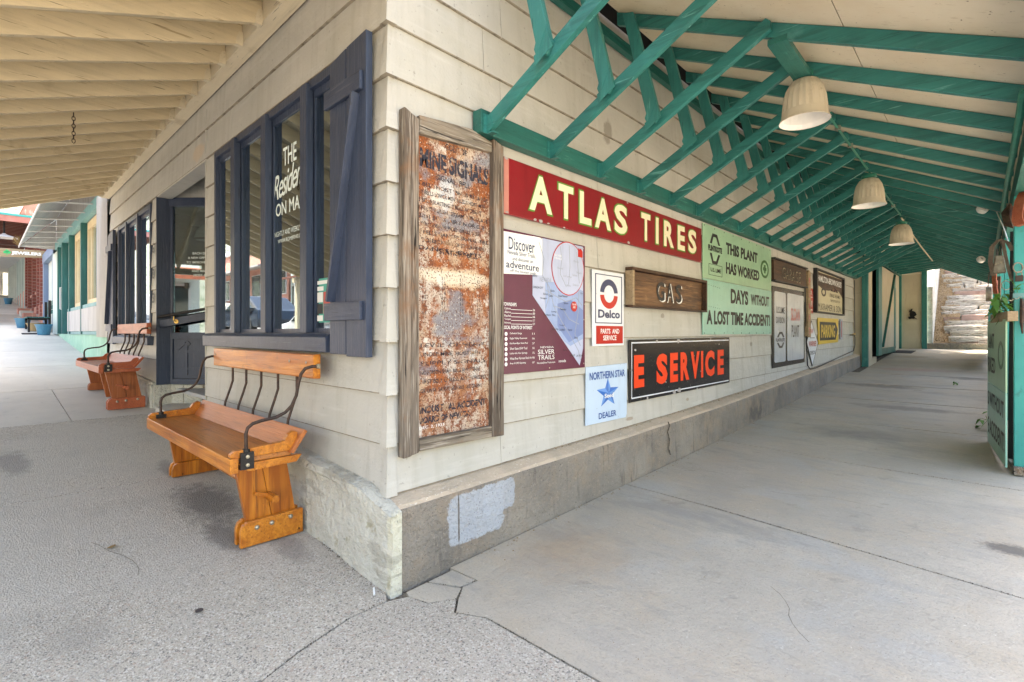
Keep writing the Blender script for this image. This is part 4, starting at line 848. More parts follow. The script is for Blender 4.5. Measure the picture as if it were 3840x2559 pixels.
# Delco
t = sign('parts_and_service_sign', 'small upright white sign reading Delco with a split ring and red PARTS AND SERVICE block', a=2.3, z=1.7)
obj('panel', AL.rect(2.045, 2.565, 1.39, 2.06, .004, .014), 'white_enamel', t, bevel=.003)
fr = B()
for a0, a1, z0, z1 in [(2.085, 2.53, 2.022, 2.03), (2.085, 2.53, 1.592, 1.60), (2.085, 2.098, 1.60, 2.022), (2.517, 2.53, 1.60, 2.022)]: AL.rect(a0, a1, z0, z1, .014, .0152, fr)
obj('border_line', fr, 'delco_blue', t)
obj('ring_top', AL.ring((2.308, 1.863), .073, .128, radians(4), radians(176), .014, .0155, asp=1.14), 'delco_blue', t)
obj('ring_bottom', AL.ring((2.308, 1.853), .073, .128, radians(184), radians(356), .014, .0155, asp=1.14), 'delco_red', t)
T('Delco', 2.13, 2.49, 1.64, 1.715, 'delco_blue', .03, .0158, par=t)
obj('red_block', AL.rect(2.10, 2.545, 1.41, 1.57, .014, .0152), 'delco_red', t)
T('PARTS  AND', 2.17, 2.48, 1.50, 1.545, 'white_print', .02, .0162, par=t); T('SERVICE', 2.21, 2.43, 1.44, 1.485, 'white_print', .02, .0162, par=t)
# GAS box
t = sign('wooden_box_sign', 'wide brown wooden box sign reading GAS beneath the long red sign', a=3.5, z=1.95)
for j in range(4):
    z0 = 1.775+.081*j; obj('plank', AL.rect(2.65, 4.31, z0, z0+.080, .006, .030+.003*(j % 2)), 'plank_dark', t)
obj('frame_board', AL.rect(2.605, 4.35, 2.10, 2.13, .004, .085), 'plank_dark2', t, bevel=.003); obj('frame_board', AL.rect(2.605, 4.35, 1.752, 1.772, .004, .085), 'plank_dark2', t, bevel=.003)
obj('frame_board', AL.rect(2.605, 2.64, 1.773, 2.099, .004, .086), 'timber', t, bevel=.003); obj('frame_board', AL.rect(4.32, 4.35, 1.773, 2.099, .004, .086), 'plank_dark2', t, bevel=.003)
for c_, a0, a1 in [('G', 3.17, 3.35), ('A', 3.39, 3.55), ('S', 3.61, 3.76)]:
    T(c_, a0+.022, a1+.022, 1.828, 2.032, 'white_print', -.005, .0345, par=t); T(c_, a0, a1, 1.838, 2.038, 'ink', .025, .036, par=t)
# green accident board: two sheets
t = sign('safety_record_board', 'large mint green safety board on the wall, whole text THIS PLANT HAS WORKED', a=5.7, z=2.1)
def mint_board(P, o, t, edge=None):
    def TT(s_, a0, a1, z0, z1, m_='ink', bo=.02): P.text(s_, a0, a1, z0, z1, .0165, m_, t, bo+.025)
    obj('upper_sheet', P.rect(4.39+o, 7.06+o, 2.175, 2.835, .004, .014), 'mint', t); obj('lower_sheet', P.rect(4.385+o, 7.07+o, 1.487, 2.168, .004, .0145), 'mint_blue', t)
    TT('THIS PLANT', 5.13+o, 6.39+o, 2.545, 2.70, bo=.02); TT('HAS WORKED', 5.13+o, 6.47+o, 2.285, 2.44, bo=.02)
    TT('DAYS', 5.30+o, 5.98+o, 1.90, 2.10, bo=.02); TT('WITHOUT', 6.09+o, 6.945+o, 1.915, 2.072, 'ink_soft', bo=.015); TT('A LOST TIME ACCIDENT!', 4.50+o, 6.985+o, 1.61, 1.79, bo=.02)
    hx = [(4.60, 2.62), (4.68, 2.75), (4.83, 2.75), (4.93, 2.62), (4.87, 2.62), (4.80, 2.71), (4.71, 2.71), (4.66, 2.62)]
    obj('emblem', P.plate([(a+o, z) for a, z in hx], .0145, .016), 'ink', t); obj('emblem', P.plate([(a+o, 5.1-z+.03-.01) for a, z in hx][::-1], .0145, .016), 'ink', t)
    TT('FLINTKOTE', 4.545+o, 4.99+o, 2.525, 2.60, bo=.03)
    lb = B()
    for a0, a1, z0, z1 in [(4.565, 5.0, 2.36, 2.365), (4.565, 5.0, 2.225, 2.23), (4.565, 4.572, 2.23, 2.36), (4.993, 5.0, 2.23, 2.36)]: P.rect(a0+o, a1+o, z0, z1, .0145, .0155, lb)
    obj('label_box', lb, 'ink', t); TT('U.S. LIME', 4.62+o, 4.95+o, 2.27, 2.32, bo=.0)
    obj('safety_ring', P.ring((6.735+o, 2.49), .10, .138, 0, 2*pi, .0145, .016, 32, 1.42), 'safety_green', t)
    cr = P.rect(6.70+o, 6.77+o, 2.425, 2.555, .0145, .016); P.rect(6.655+o, 6.699+o, 2.465, 2.515, .0145, .016, cr); P.rect(6.771+o, 6.815+o, 2.465, 2.515, .0145, .016, cr); obj('safety_cross', cr, 'safety_green', t)
    sc = B()
    for i in range(9): sc.add(*(lambda q: (q.v, q.f))(P.disc((4.43+o+.32*i, 2.815), .008, .014, .0165, 6))); sc.add(*(lambda q: (q.v, q.f))(P.disc((4.43+o+.32*i, 1.505), .008, .0145, .017, 6)))
    for i in range(7): sc.add(*(lambda q: (q.v, q.f))(P.disc((4.50+o+.07*i, 2.105-.004*i), .005, .0145, .0165, 6))); sc.add(*(lambda q: (q.v, q.f))(P.disc((4.50+o+.07*i, 1.84-.004*i), .005, .0145, .0165, 6)))
    obj('screw', sc, 'iron', t, kind='stuff')
mint_board(AL, 0, t)
# E SERVICE
t = sign('black_service_sign', 'black enamel sign with large orange red letters reading E SERVICE', a=3.9, z=1.15)
obj('panel', AL.plate([(2.663, .838), (5.245, .848), (5.24, 1.448), (2.66, 1.44)], .004, .022), 'black_enamel', t, bevel=.004)
wl = AL.rect(2.70, 5.20, 1.405, 1.418, .022, .0235); AL.rect(2.70, 5.20, .872, .884, .022, .0235, wl); AL.rect(2.69, 2.70, .872, 1.418, .022, .0235, wl)
obj('border_line', wl, 'white_enamel', t)
for c_, a0, a1 in [('E', 2.735, 2.935), ('S', 3.19, 3.44), ('E', 3.50, 3.69), ('R', 3.755, 3.985), ('V', 4.02, 4.27), ('I', 4.31, 4.375), ('C', 4.43, 4.72), ('E', 4.82, 5.03)]:
    T(c_, a0, a1, .972, 1.29, 'orange_red', .056, .0245, par=t)
cw = B()
for a, z, r in [(3.0, .855, .02), (3.6, .86, .03), (3.72, .87, .035), (4.2, .855, .012), (3.7, 1.42, .03), (3.2, 1.425, .018), (4.6, 1.43, .014), (2.76, 1.34, .016), (5.1, 1.42, .01), (2.69, 1.15, .012), (4.87, 1.36, .013), (3.40, .985, .012), (4.12, 1.24, .008), (4.30, 1.05, .008)]:
    AL.plate([(a+r*1.1*random.uniform(.4, 1.4)*cos(q), z+r*.8*random.uniform(.7, 1.2)*sin(q)) for q in [2*pi*i/7 for i in range(7)]], .0225, .0262, cw)
obj('chipped_enamel', cw, 'bare_steel', t, kind='stuff')
# NORTHERN STAR
t = sign('blue_star_sign', 'pale blue square tin sign with a blue star reading NORTHERN STAR Seed DEALER', a=2.3, z=.95)
obj('panel', AL.plate([(1.945, .715), (2.60, .708), (2.62, .74), (2.625, 1.22), (1.952, 1.214)], .004, .013), 'star_white', t, bevel=.002)
T('NORTHERN STAR', 2.0, 2.58, 1.098, 1.165, 'ink_blue', .02, .0155, par=t); T('DEALER', 2.14, 2.43, .747, .80, 'ink_blue', .02, .0155, par=t)
c = (2.29, .965); R_, r_ = .19, .075; asx = 1.0
for i in range(5):
    a = pi/2+2*pi*i/5
    o_ = (c[0]+R_*cos(a)*asx, c[1]+R_*sin(a)*.72)
    for s_, m_ in [(1, 'star_blue'), (-1, 'star_light')]:
        e = a+s_*pi/5; i_ = (c[0]+r_*cos(e)*asx, c[1]+r_*sin(e)*.8)
        pts = [c, o_, i_] if s_ > 0 else [c, i_, o_]
        b = B().add([AL.p(*c, .022), AL.p(*o_, .0135), AL.p(*i_, .0135)], [(0, 1, 2)]); obj('star_facet', b, m_, t)
T('Seed', 2.22, 2.37, .925, .965, 'white_print', .02, .024, par=t)
# GARAGE
t = sign('dark_wooden_garage_sign', 'dark stained wooden sign with carved letters reading GARAGE', a=8.1, z=2.5)
obj('panel', AL.plate([(7.10, 2.345), (9.10, 2.365), (9.085, 2.705), (7.085, 2.68)], .006, .045), 'plank_dark2', t)
for z0, z1 in [(2.69, 2.715), (2.338, 2.362)]: obj('frame_board', AL.plate([(7.07, z0-.005), (9.1, z0+.01), (9.1, z1+.01), (7.07, z1-.005)], .004, .075), 'ink', t)
T('GARAGE', 7.55, 8.68, 2.425, 2.61, 'cream_dark', .0, .048, par=t, sp=1.15, z0b=2.405, z1b=2.615); T('GARAGE', 7.53, 8.66, 2.43, 2.62, 'ink', .0, .051, par=t, sp=1.15, z0b=2.412, z1b=2.627)
# lime division sheets
t = sign('lime_division_sign', 'tall black framed double white tin sign reading U.S. LIME DIVISION and SLOAN PLANT', a=8.1, z=1.6)
obj('panel', AL.plate([(7.13, .935), (9.12, .95), (9.07, 2.28), (7.12, 2.262)], .004, .014), 'black_enamel', t)
def rrect(a0, a1, z0, z1, r=.03):
    p = []
    for cx_, cz_, t0 in [(a1-r*2, z1-r, 0), (a0+r*2, z1-r, pi/2), (a0+r*2, z0+r, pi), (a1-r*2, z0+r, 1.5*pi)]:
        for q in range(4): p.append((cx_+2*r*cos(t0+pi/2*q/3), cz_+r*sin(t0+pi/2*q/3)))
    return p
obj('white_field', AL.plate(rrect(7.23, 7.86, 1.02, 2.185), .014, .0155), 'sheet_white', t); obj('white_field', AL.plate(rrect(7.96, 9.05, 1.02, 2.195), .014, .0155), 'sheet_white', t)
T('U.S.LIME', 7.32, 7.80, 1.83, 1.94, 'ink', .01, .017, par=t); T('DIVISION', 7.32, 7.80, 1.665, 1.77, 'ink', .01, .017, par=t); T('FLINTKOTE', 7.30, 7.81, 1.36, 1.415, 'ink', .03, .017, par=t)
for sgn in (1, -1): obj('emblem', AL.plate([(7.36, 1.388+sgn*.045), (7.50, 1.388+sgn*.135), (7.66, 1.388+sgn*.135), (7.78, 1.388+sgn*.045), (7.70, 1.388+sgn*.045), (7.62, 1.388+sgn*.1), (7.53, 1.388+sgn*.1), (7.45, 1.388+sgn*.045)][::sgn], .0156, .0168), 'ink', t)
T('SLOAN', 8.19, 8.76, 1.72, 1.945, 'sign_red', .02, .017, par=t); T('PLANT', 8.22, 8.71, 1.43, 1.645, 'ink_soft', .01, .017, par=t)
# vertical PUMPS
t = sign('vertical_pumps_sign', 'narrow upright wooden board with red letters spelling PUMPS downwards', a=9.3, z=2.0)
obj('panel', AL.plate([(9.17, 1.44), (9.38, 1.42), (9.36, 2.66), (9.27, 2.70), (9.19, 2.66)], .006, .06), 'timber', t)
for j, c_ in enumerate('PUMPS'): T(c_, 9.215, 9.33, 2.42-.235*j, 2.55-.235*j, 'sign_red', .01, .0625, par=t)
t = sign('small_red_gas_sign', 'small faded red and white tin sign behind the vertical pumps board', a=9.6, z=2.1)
obj('panel', AL.rect(9.44, 9.76, 1.89, 2.38, .004, .012), 'sign_red', t); T('OIL', 9.50, 9.70, 2.25, 2.34, 'white_print', .0, .0145, par=t); T('GAS', 9.50, 9.70, 2.02, 2.14, 'white_print', .01, .0145, par=t)
wl = AL.rect(9.46, 9.74, 2.20, 2.215, .012, .0135); AL.rect(9.46, 9.74, 1.95, 1.965, .012, .0135, wl); obj('border_line', wl, 'white_print', t)
# Hamilton-Brown
t = sign('shoe_advert_sign', 'framed black and cream shoe advert reading HAMILTON-BROWN SHOES and M.KRAMER & SON', a=11.2, z=2.35)
obj('panel', AL.plate([(9.85, 1.93), (12.56, 1.94), (12.56, 2.80), (9.82, 2.77)], .006, .03), 'cream_dark', t)
obj('dark_band', AL.plate([(9.95, 2.50), (10.6, 2.40), (11.1, 2.42), (11.6, 2.50), (12.1, 2.45), (12.48, 2.33), (12.48, 2.76), (9.95, 2.74)], .03, .0315), 'plank_dark2', t)
for a0, a1, z0, z1 in [(9.82, 12.58, 1.915, 1.945), (9.82, 12.58, 2.765, 2.80)]: obj('frame_board', AL.rect(a0, a1, z0, z1, .004, .07), 'ink', t)
for a0, a1 in [(9.82, 9.93), (12.49, 12.58)]: obj('frame_board', AL.rect(a0, a1, 1.946, 2.764, .004, .07), 'ink', t)
T('HAMILTON-BROWN SHOES', 10.05, 12.36, 2.56, 2.69, 'white_print', .02, .033, par=t); T('M.KRAMER & SON.', 10.08, 12.40, 1.975, 2.12, 'ink_soft', .0, .033, par=t)
T('FOR ALL THE FAMILY', 11.15, 12.25, 2.29, 2.37, 'ink_soft', .01, .033, par=t); T('"KEEP THE QUALITY UP"', 11.2, 12.2, 2.18, 2.24, 'ink_soft', .0, .033, par=t)
obj('emblem', AL.ring((10.58, 2.36), .05, .09, 0, 2*pi, .03, .032, 20, 2.4), 'ink_soft', t); obj('shoe', AL.plate([(11.2, 2.42), (12.0, 2.42), (11.9, 2.48), (11.6, 2.52), (11.3, 2.47)], .0316, .033), 'rust_ink', t)
# Warner diamond
t = sign('diamond_seed_sign', 'white diamond shaped sign reading WARNER SEEDS with a red W', a=9.7, z=1.3)
obj('edge', AL.plate([(9.25, 1.325), (9.70, .84), (10.175, 1.30), (9.625, 1.75)], .006, .014), 'ink', t)
obj('panel', AL.plate([(9.29, 1.325), (9.70, .875), (10.135, 1.302), (9.63, 1.715)], .014, .016), 'white_enamel', t)
T('WARNER', 9.40, 10.03, 1.235, 1.345, 'delco_red', .02, .0175, par=t); T('SEEDS', 9.50, 9.93, 1.08, 1.15, 'ink', .01, .0175, par=t); T('W', 9.55, 9.78, 1.49, 1.59, 'delco_red', .02, .0175, par=t); obj('underline', AL.rect(9.50, 9.87, 1.40, 1.412, .016, .0172), 'ink', t)
# PARKING
t = sign('yellow_parking_sign', 'yellow tin sign with a black arrow reading PARKING', a=11.1, z=1.55)
obj('panel', AL.plate([(10.20, 1.265), (12.12, 1.29), (12.11, 1.83), (10.15, 1.815)], .004, .016), 'yellow', t)
obj('arrow', AL.plate([(10.32, 1.345), (11.82, 1.35), (12.05, 1.58), (11.82, 1.74), (10.30, 1.735)], .016, .0175), 'ink', t)
T('PARKING', 10.42, 11.75, 1.40, 1.68, 'yellow', .03, .0195, par=t)
t = sign('narrow_thermometer_sign', 'narrow faded upright tin thermometer strip beside the yellow sign', a=12.45, z=1.6)
obj('panel', AL.rect(12.32, 12.60, 1.355, 1.83, .004, .02), 'grey_print', t); obj('scale', AL.rect(12.43, 12.49, 1.40, 1.78, .02, .023), 'sign_red', t)
# wire along the base, tap, electric cable
o = obj('black_cable', B().tube([(.02, 14.1, 2.88), (.025, 14.12, 1.2), (.03, 13.9, 1.04), (.04, 12.4, .96), (.05, 11.0, .88), (.04, 9.8, .80), (.02, 9.5, .80), (.02, 9.3, .88), (.02, 9.25, 1.1), (.02, 9.2, 1.42), (.02, 9.12, 2.36)], .011, 6), 'black_iron', smooth=True)
setp(o, 'black cable looping along the base ledge at the far end of the wall', 'cable')
tp = thing('garden_tap', 'small brass garden tap on the wall beyond the yellow sign', 'tap', (0, 13.5, 1.45))
obj('spout', B().tube([(0, 13.6, 1.45), (.09, 13.58, 1.45), (.12, 13.45, 1.45), (.13, 13.4, 1.41)], .016, 8), 'old_metal', tp, smooth=True); obj('tap_handle', B().cyl((.09, 13.58, 1.47), .04, .015), 'brass', tp)

# ------------------------------------------------------------------ benches
def bench(x0, z0, L, sz, label, top_m, leg_m, seat_m, back_m, third=False):
    t = thing('wagon_seat_bench', label, 'bench', (x0-L/2, -.3, z0))
    Z = lambda z: z0+(z-.175)*sz
    def prof(pts): return [(y, Z(z)) for y, z in pts]
    xl = x0-L
    # seat planks
    obj('seat', B().prism(prof([(-.55, .735), (-.24, .735), (-.24, .766), (-.55, .766)]), 0, xl+.02, x0-.02), seat_m, t, bevel=.003)
    obj('apron', B().prism(prof([(-.60, .683), (-.553, .683), (-.553, .775), (-.60, .772)]), 0, xl-.01, x0-.005), top_m, t, bevel=.004)
    for xs_ in (x0-.045, xl+.005):
        obj('side_rail', B().prism(prof([(-.50, .683), (-.21, .690), (-.175, .733), (-.55, .733)]), 0, xs_, xs_+.04), top_m, t, bevel=.003)
        obj('side_board', B().prism(prof([(-.595, .777), (-.595, .796), (-.57, .815), (-.32, .826), (-.285, .832), (-.262, .868), (-.225, .885), (-.20, .875), (-.225, .768), (-.55, .768)]), 0, xs_-.005, xs_+.035), top_m, t, bevel=.003)
    obj('seat_back', B().prism(prof([(-.262, .757), (-.238, .748), (-.150, .878), (-.172, .892)]), 0, xl-.005, x0+.02), back_m, t, bevel=.003)
    obj('backrest', B().prism(prof([(-.135, 1.215), (-.085, 1.212), (-.085, 1.372), (-.135, 1.368)]), 0, xl+.17, x0+.065), top_m, t, bevel=.006)
    bo = B(); bx = (x0+.065)
    for q in (.05, .18, .97): bo.lathe([(.0001, -.004), (.009, -.003), (.01, 0)], (bx-(L-.1)*q, -.136, Z(1.315)), 8, 0, 1)
    bo.box(bx+.001, bx+.02, -.118, -.098, Z(1.28), Z(1.31))
    obj('bolt', bo, 'bolt', t)
    for i in range(5):
        x = x0+.065-(L-.15)*(.16+.163*i)
        obj('spindle', B().tube([(x-.012, -.165, Z(.87)), (x-.01, -.16, Z(.92)), (x-.004, -.125, Z(1.03)), (x, -.105, Z(1.10)), (x, -.105, Z(1.22))], .0095, 8), 'iron', t, smooth=True)
    # iron arm rails
    AP = [(-.505, .80), (-.508, .905), (-.498, .94), (-.47, .962), (-.42, .974), (-.33, .985), (-.28, 1.01), (-.245, 1.05), (-.222, 1.11), (-.21, 1.2), (-.20, 1.25), (-.178, 1.283), (-.14, 1.294), (-.095, 1.294)]
    for j, xa in enumerate((x0-.02, xl+.03)):
        pts = [(xa+(.09 if j == 0 else .12)*max(0, (q-5)/8), y, Z(z)) for q, (y, z) in enumerate(AP)]
        ar = B().tube(pts, .0105, 8)
        obj('arm_rail', ar, 'iron', t, smooth=True)
        obj('bracket', B().box(xa-.018, xa+.026, -.545, -.47, Z(.70), Z(.80)).cyl((xa, -.506, Z(.80)), .022, .018), 'black_iron', t)
        if j == 0: obj('bolt', B().lathe([(.0001, .008), (.011, .006), (.012, 0)], (xa+.026, -.507, Z(.775)), 8, 0, 0).lathe([(.0001, .008), (.011, .006), (.012, 0)], (xa+.026, -.507, Z(.725)), 8, 0, 0), 'bolt', t)
    # legs
    legs = [x0-.20, xl+.30]+([x0-.62] if third else [])
    for li, xg in enumerate(legs):
        gd = gz(xg, -.3)
        gz0 = .175+(gd-z0)/sz
        lg = bpy.data.objects.new('leg', None); COL.objects.link(lg); lg.parent = t
        fh = min(.155, .62-gz0-.2) if li else .155
        zt_ = gz0+fh
        for (ya, yb, yc, yd) in [(-.44, -.288, -.363, -.515), (-.285, -.134, -.205, -.360)]:
            k_ = (zt_-.33)/(.69-.33)
            obj('panel', B().prism(prof([(ya-.075*k_, zt_-.06), (yb-.072*k_, zt_-.06), (yc, .685), (yd, .685)]), 0, xg-.022, xg+.022), leg_m, lg, bevel=.003)
        for s_ in ((-1, 1) if li < 2 else ()):
            xa = xg+s_*.024; xb = xg+s_*.058
            obj('foot', B().prism(prof([(-.495, gz0+.002), (-.108, gz0+.002), (-.108, zt_+.005), (-.455, zt_), (-.483, zt_-.018), (-.495, zt_-.055)]), 0, min(xa, xb), max(xa, xb)), leg_m if li else top_m, lg, bevel=.004)
        if li == 0:
            nb = B()
            for y_, z_ in [(-.40, zt_-.045), (-.31, zt_-.04), (-.19, zt_-.03)]: nb.lathe([(.0001, .012), (.012, .008), (.016, 0)], (xg+.058, y_, Z(z_)), 10, 0, 0)
            obj('nut', nb, 'bolt', lg, smooth=True)
    obj('stretcher', B().tube([(legs[1]-.1, -.325, Z(.50)), (legs[0]+.14, -.318, Z(.462))], .025, 8), top_m, t, smooth=False)
    obj('wedge', B().bar((legs[0]+.045, -.41, Z(.50)), (legs[0]+.05, -.335, Z(.475)), .02, .022), top_m, t)
    return t
bench(-.70, .175, 2.08, 1.0, 'honey brown wagon seat bench with iron spindles below the corner window', 'bench_wood', 'bench_wood_z', 'bench_seat', 'bench_back')
bench(-5.30, .56, 2.05, .90, 'reddish wagon seat bench farther up the sidewalk beyond the door', 'red_wood', 'red_wood_z', 'red_wood', 'red_wood', True)

# ------------------------------------------------------------------ far end of the alley
for i, (z0, z1) in enumerate([(.63, 2.55), (2.555, 3.60)]):
    obj('end_wall_board', B().box(-.1, .158, 14.30, 14.34, z0, z1), 'end_wall', bl)
obj('corner_post', B().box(.16, .292, 14.22, 14.34, .62, 3.15), 'green_z', bl)
for y0, y1, z0, z1 in [(14.345, 14.83, .60, 3.6), (19.65, 20.78, .88, 4.0), (14.83, 19.65, 3.50, 4.0), (14.83, 15.6, .6, .84)]:
    obj('end_wall_board', B().box(.20, .30, y0, y1, z0, z1), 'end_wall', bl)
obj('side_core', B().box(-.1, .18, 14.36, 20.9, .5, 5.6), 'dark', bl)
sd = bpy.data.objects.new('sliding_door', None); COL.objects.link(sd); sd.parent = bl; setp(sd, 'cream plank door with green edges and a diagonal brace')
obj('stile', B().box(.31, .37, 15.45, 16.05, .87, 3.42), 'green_z', sd)
for j in range(4): obj('plank', B().box(.312, .35, 16.06+.70*j, 16.06+.70*j+.695, 1.06, 3.42), 'end_wall', sd)
obj('rail', B().box(.312, .36, 16.06, 19.2, .88, 1.055), 'green_y', sd); obj('stile', B().box(.312, .36, 18.87, 19.2, 1.06, 3.42), 'green_z', sd)
obj('brace', B().bar((.365, 16.15, 1.10), (.365, 18.78, 3.38), .02, .09, (1, 0, 0)), 'green_y', sd)
obj('gap_board', B().box(.302, .33, 19.22, 19.6, 1.0, 3.0), 'barn_wood', bl)
bw = thing('alley_end_wall', 'cream end wall with green posts at the back of the alley', 'wall', (.7, 20.85, .9))
obj('panel', B().box(.36, .91, 20.80, 20.9, .90, 3.56), 'end_wall', bw); obj('panel', B().box(.36, .91, 20.80, 20.9, 3.57, 4.3), 'end_wall', bw)
obj('post', B().box(.27, .37, 20.70, 20.79, .90, 4.1), 'green_z', bw); obj('post', B().box(.915, 1.06, 20.74, 20.88, .90, 3.75), 'green_z', bw)
o = obj('rabbit_silhouette', Plane((0, 20.775), (1, 0), (0, -1)).plate([(.50, 1.955), (.56, 2.0), (.56, 2.03), (.535, 2.05), (.56, 2.07), (.60, 2.07), (.585, 2.14), (.59, 2.22), (.575, 2.25), (.59, 2.29), (.62, 2.31), (.625, 2.36), (.65, 2.33), (.69, 2.355), (.66, 2.30), (.665, 2.27), (.72, 2.25), (.765, 2.20), (.775, 2.14), (.80, 2.16), (.76, 2.10), (.72, 2.07), (.74, 2.03), (.78, 2.0), (.80, 1.96), (.74, 2.0), (.70, 1.99), (.65, 2.0), (.6, 1.985), (.55, 1.99)], 0, .02), 'dark')
setp(o, 'black cut out rabbit silhouette mounted on the cream end wall', 'wall ornament')
fl = thing('black_floodlight', 'black floodlight high on the cream end wall', 'floodlight', (.53, 20.7, 3.75))
obj('housing', B().prism([(20.60, 3.70), (20.66, 3.64), (20.74, 3.74), (20.72, 3.86), (20.62, 3.84)], 0, .46, .62), 'black_iron', fl); obj('mount', B().box(.50, .58, 20.74, 20.795, 3.74, 3.82), 'black_iron', fl)
o = obj('door_mat', B().add([(.32, 18.85, gz(.3, 18.85)+.012), (.80, 18.75, gz(.8, 18.75)+.012), (.84, 19.8, gz(.8, 19.8)+.012), (.33, 19.85, gz(.3, 19.85)+.012), (.32, 18.85, gz(.3, 18.85)), (.80, 18.75, gz(.8, 18.75)), (.84, 19.8, gz(.8, 19.8)), (.33, 19.85, gz(.3, 19.85))], [(0, 1, 2, 3), (0, 4, 5, 1), (1, 5, 6, 2), (2, 6, 7, 3), (3, 7, 4, 0)]), 'rubber_mat')
setp(o, 'dark rubber mat lying in front of the cream plank door', 'door mat')
# low wall and stone steps behind
o = obj('low_wall', B().box(1.065, 3.2, 20.80, 21.0, .80, 1.145), 'concrete_base', bevel=.008); setp(o, 'low concrete wall at the foot of the stone slope', 'wall')
st = thing('stone_stairway', 'steep stairway of rough stacked stones climbing behind the alley', 'stairs', (2.2, 21, 1.0))
random.seed(11)
def rock(b, x0, x1, y0, y1, z0, z1, j=.03):
    q = lambda: random.uniform(-j, j)
    v = [(x0+q(), y0+q(), z0), (x1+q(), y0+q(), z0), (x1, y1, z0), (x0, y1, z0), (x0+q(), y0+q()*.7+.02, z1+q()*.6), (x1+q(), y0+q()*.7+.02, z1+q()*.6), (x1, y1, z1+q()*.5), (x0, y1, z1+q()*.5)]
    mx = ((x0+x1)/2+q(), y0-.02+q(), (z0+z1)/2+q()*.4); mt = ((x0+x1)/2+q(), (y0+y1)/2, z1+.01+q()*.7)
    v += [mx, mt]
    b.add(v, [(0, 1, 8), (1, 5, 8), (5, 4, 8), (4, 0, 8), (4, 5, 9), (5, 6, 9), (6, 7, 9), (7, 4, 9), (1, 2, 6, 5), (3, 0, 4, 7)])
for r in range(26):
    z = 1.02+.185*r; y = 21.05+.235*r; b = B(); x = 1.48+.10*sin(r*.8)+random.uniform(-.05, .1)-.004*r
    while x < 4.3:
        w = random.uniform(.35, 1.3); rock(b, x, x+w-.01, y+random.uniform(-.09, .07), y+.46, z-.12, z+.175+random.uniform(-.05, .03), .055)
        x += w
    obj('stone_step', b, 'stone' if r % 5 else 'stone_red', st)
lb = B(); n = 22
lb.add([(xx+random.uniform(-.03, .03), 20.95+.255*j, .95+.2*j+random.uniform(-.05, .05)+(.1 if i == 0 else 0)) for j in range(n+8) for i, xx in enumerate([1.12, 1.25, 1.4, 1.6, 1.85])], [(j*5+i, j*5+i+1, (j+1)*5+i+1, (j+1)*5+i) for j in range(n+7) for i in range(4)])
obj('leaf_litter', lb, 'litter', kind='stuff')
lv = B()
for i in range(900):
    j = random.random()*20; x = random.uniform(1.2, 1.7); y = 20.95+.255*j; z = 1.0+.2*j+.02; a = random.random()*6; s_ = .035
    lv.add([(x, y, z), (x+s_*cos(a), y+s_*sin(a), z+.02), (x+s_*.4*cos(a+1), y+s_*sin(a+1)*.6, z+.03)], [(0, 1, 2)])
obj('fallen_leaves', lv, 'leaf_dry', kind='stuff')
o = obj('retaining_wall', B().prism([(20.92, .9), (27.5, 6.2), (27.5, 7.2), (24.3, 5.6), (20.92, 3.1)], 0, 1.06, 1.20), 'white_rough'); setp(o, 'whitewashed rough retaining wall left of the stone steps', 'wall')
sl_ = B(); sl_.add([(x, y, .9+(y-21.3)*.80-.3+random.uniform(-.1, .1)) for y in [21.4+1.4*j for j in range(12)] for x in [.9, 2, 3, 4.2, 6, 9, 14, 20]], [(j*8+i, j*8+i+1, (j+1)*8+i+1, (j+1)*8+i) for j in range(11) for i in range(7)])
obj('hillside', sl_, 'litter', kind='structure')

# ------------------------------------------------------------------ open side of the alley
t = thing('leaning_safety_board', 'mint green board standing edge on beside the teal post at the right edge', 'sign', (2.6, 5.5, .3))
vx, vy = 2.63-2.515, 4.87-6.32; L_ = sqrt(vx*vx+vy*vy); vx /= L_; vy /= L_
MB_ = Plane((2.515, 6.32), (vx, vy), (vy, -vx))
MB_.n = (vy, -vx)
obj('upper_sheet', MB_.rect(0, 1.452, .955, 1.635, -.012, 0), 'mint', t); obj('lower_sheet', MB_.rect(0, 1.452, .27, .948, -.012, .0005), 'mint_blue', t)
for s_, a0, a1, z0, z1 in [('LANT', .1, .62, 1.34, 1.50), ('RKED', .1, .72, 1.08, 1.24), ('S WITHOUT', .05, 1.34, .70, .86), ('E ACCIDENT!', .08, 1.38, .39, .57)]: MB_.text(s_, a0, a1, z0, z1, .002, 'ink_soft', t, .02)
obj('safety_ring', MB_.ring((1.12, 1.29), .10, .138, 0, 2*pi, 0, .0015, 28, 1.42), 'safety_green', t)
MP = lambda a, z, o_: MB_.p(a, z, o_)
obj('timber', B().bar((2.57, 5.9, 1.66), (2.675, 4.80, 1.66), .07, .09), 'timber', t, bevel=.004); obj('timber', B().bar((2.60, 6.0, .26), (2.72, 4.86, .25), .07, .07), 'barn_wood_y', t)
# teal slatted fence further along the open side
fe = thing('slatted_fence', 'teal slatted fence between the far posts of the canopy', 'fence', (2.62, 17, .9))
for j in range(9): obj('slat', B().box(2.59, 2.615, 14.2, 19.9, .98+.125*j, 1.075+.125*j), 'teal_frame', fe)
for y in (14.1, 17, 19.95): obj('post', B().box(2.58, 2.66, y-.05, y+.05, gz(2.6, y), 2.15), 'teal_post', fe)
df = thing('dark_board_fence', 'dark board fence behind the canopy posts', 'fence', (3.0, 12, .6))
for j in range(30): obj('board', B().box(2.98+.01*(j % 2), 3.01+.01*(j % 2), 5.3+.5*j, 5.79+.5*j, .1, 1.25+.05*(j % 3)), 'teal_dark' if j % 4 else 'plank_dark2', df)
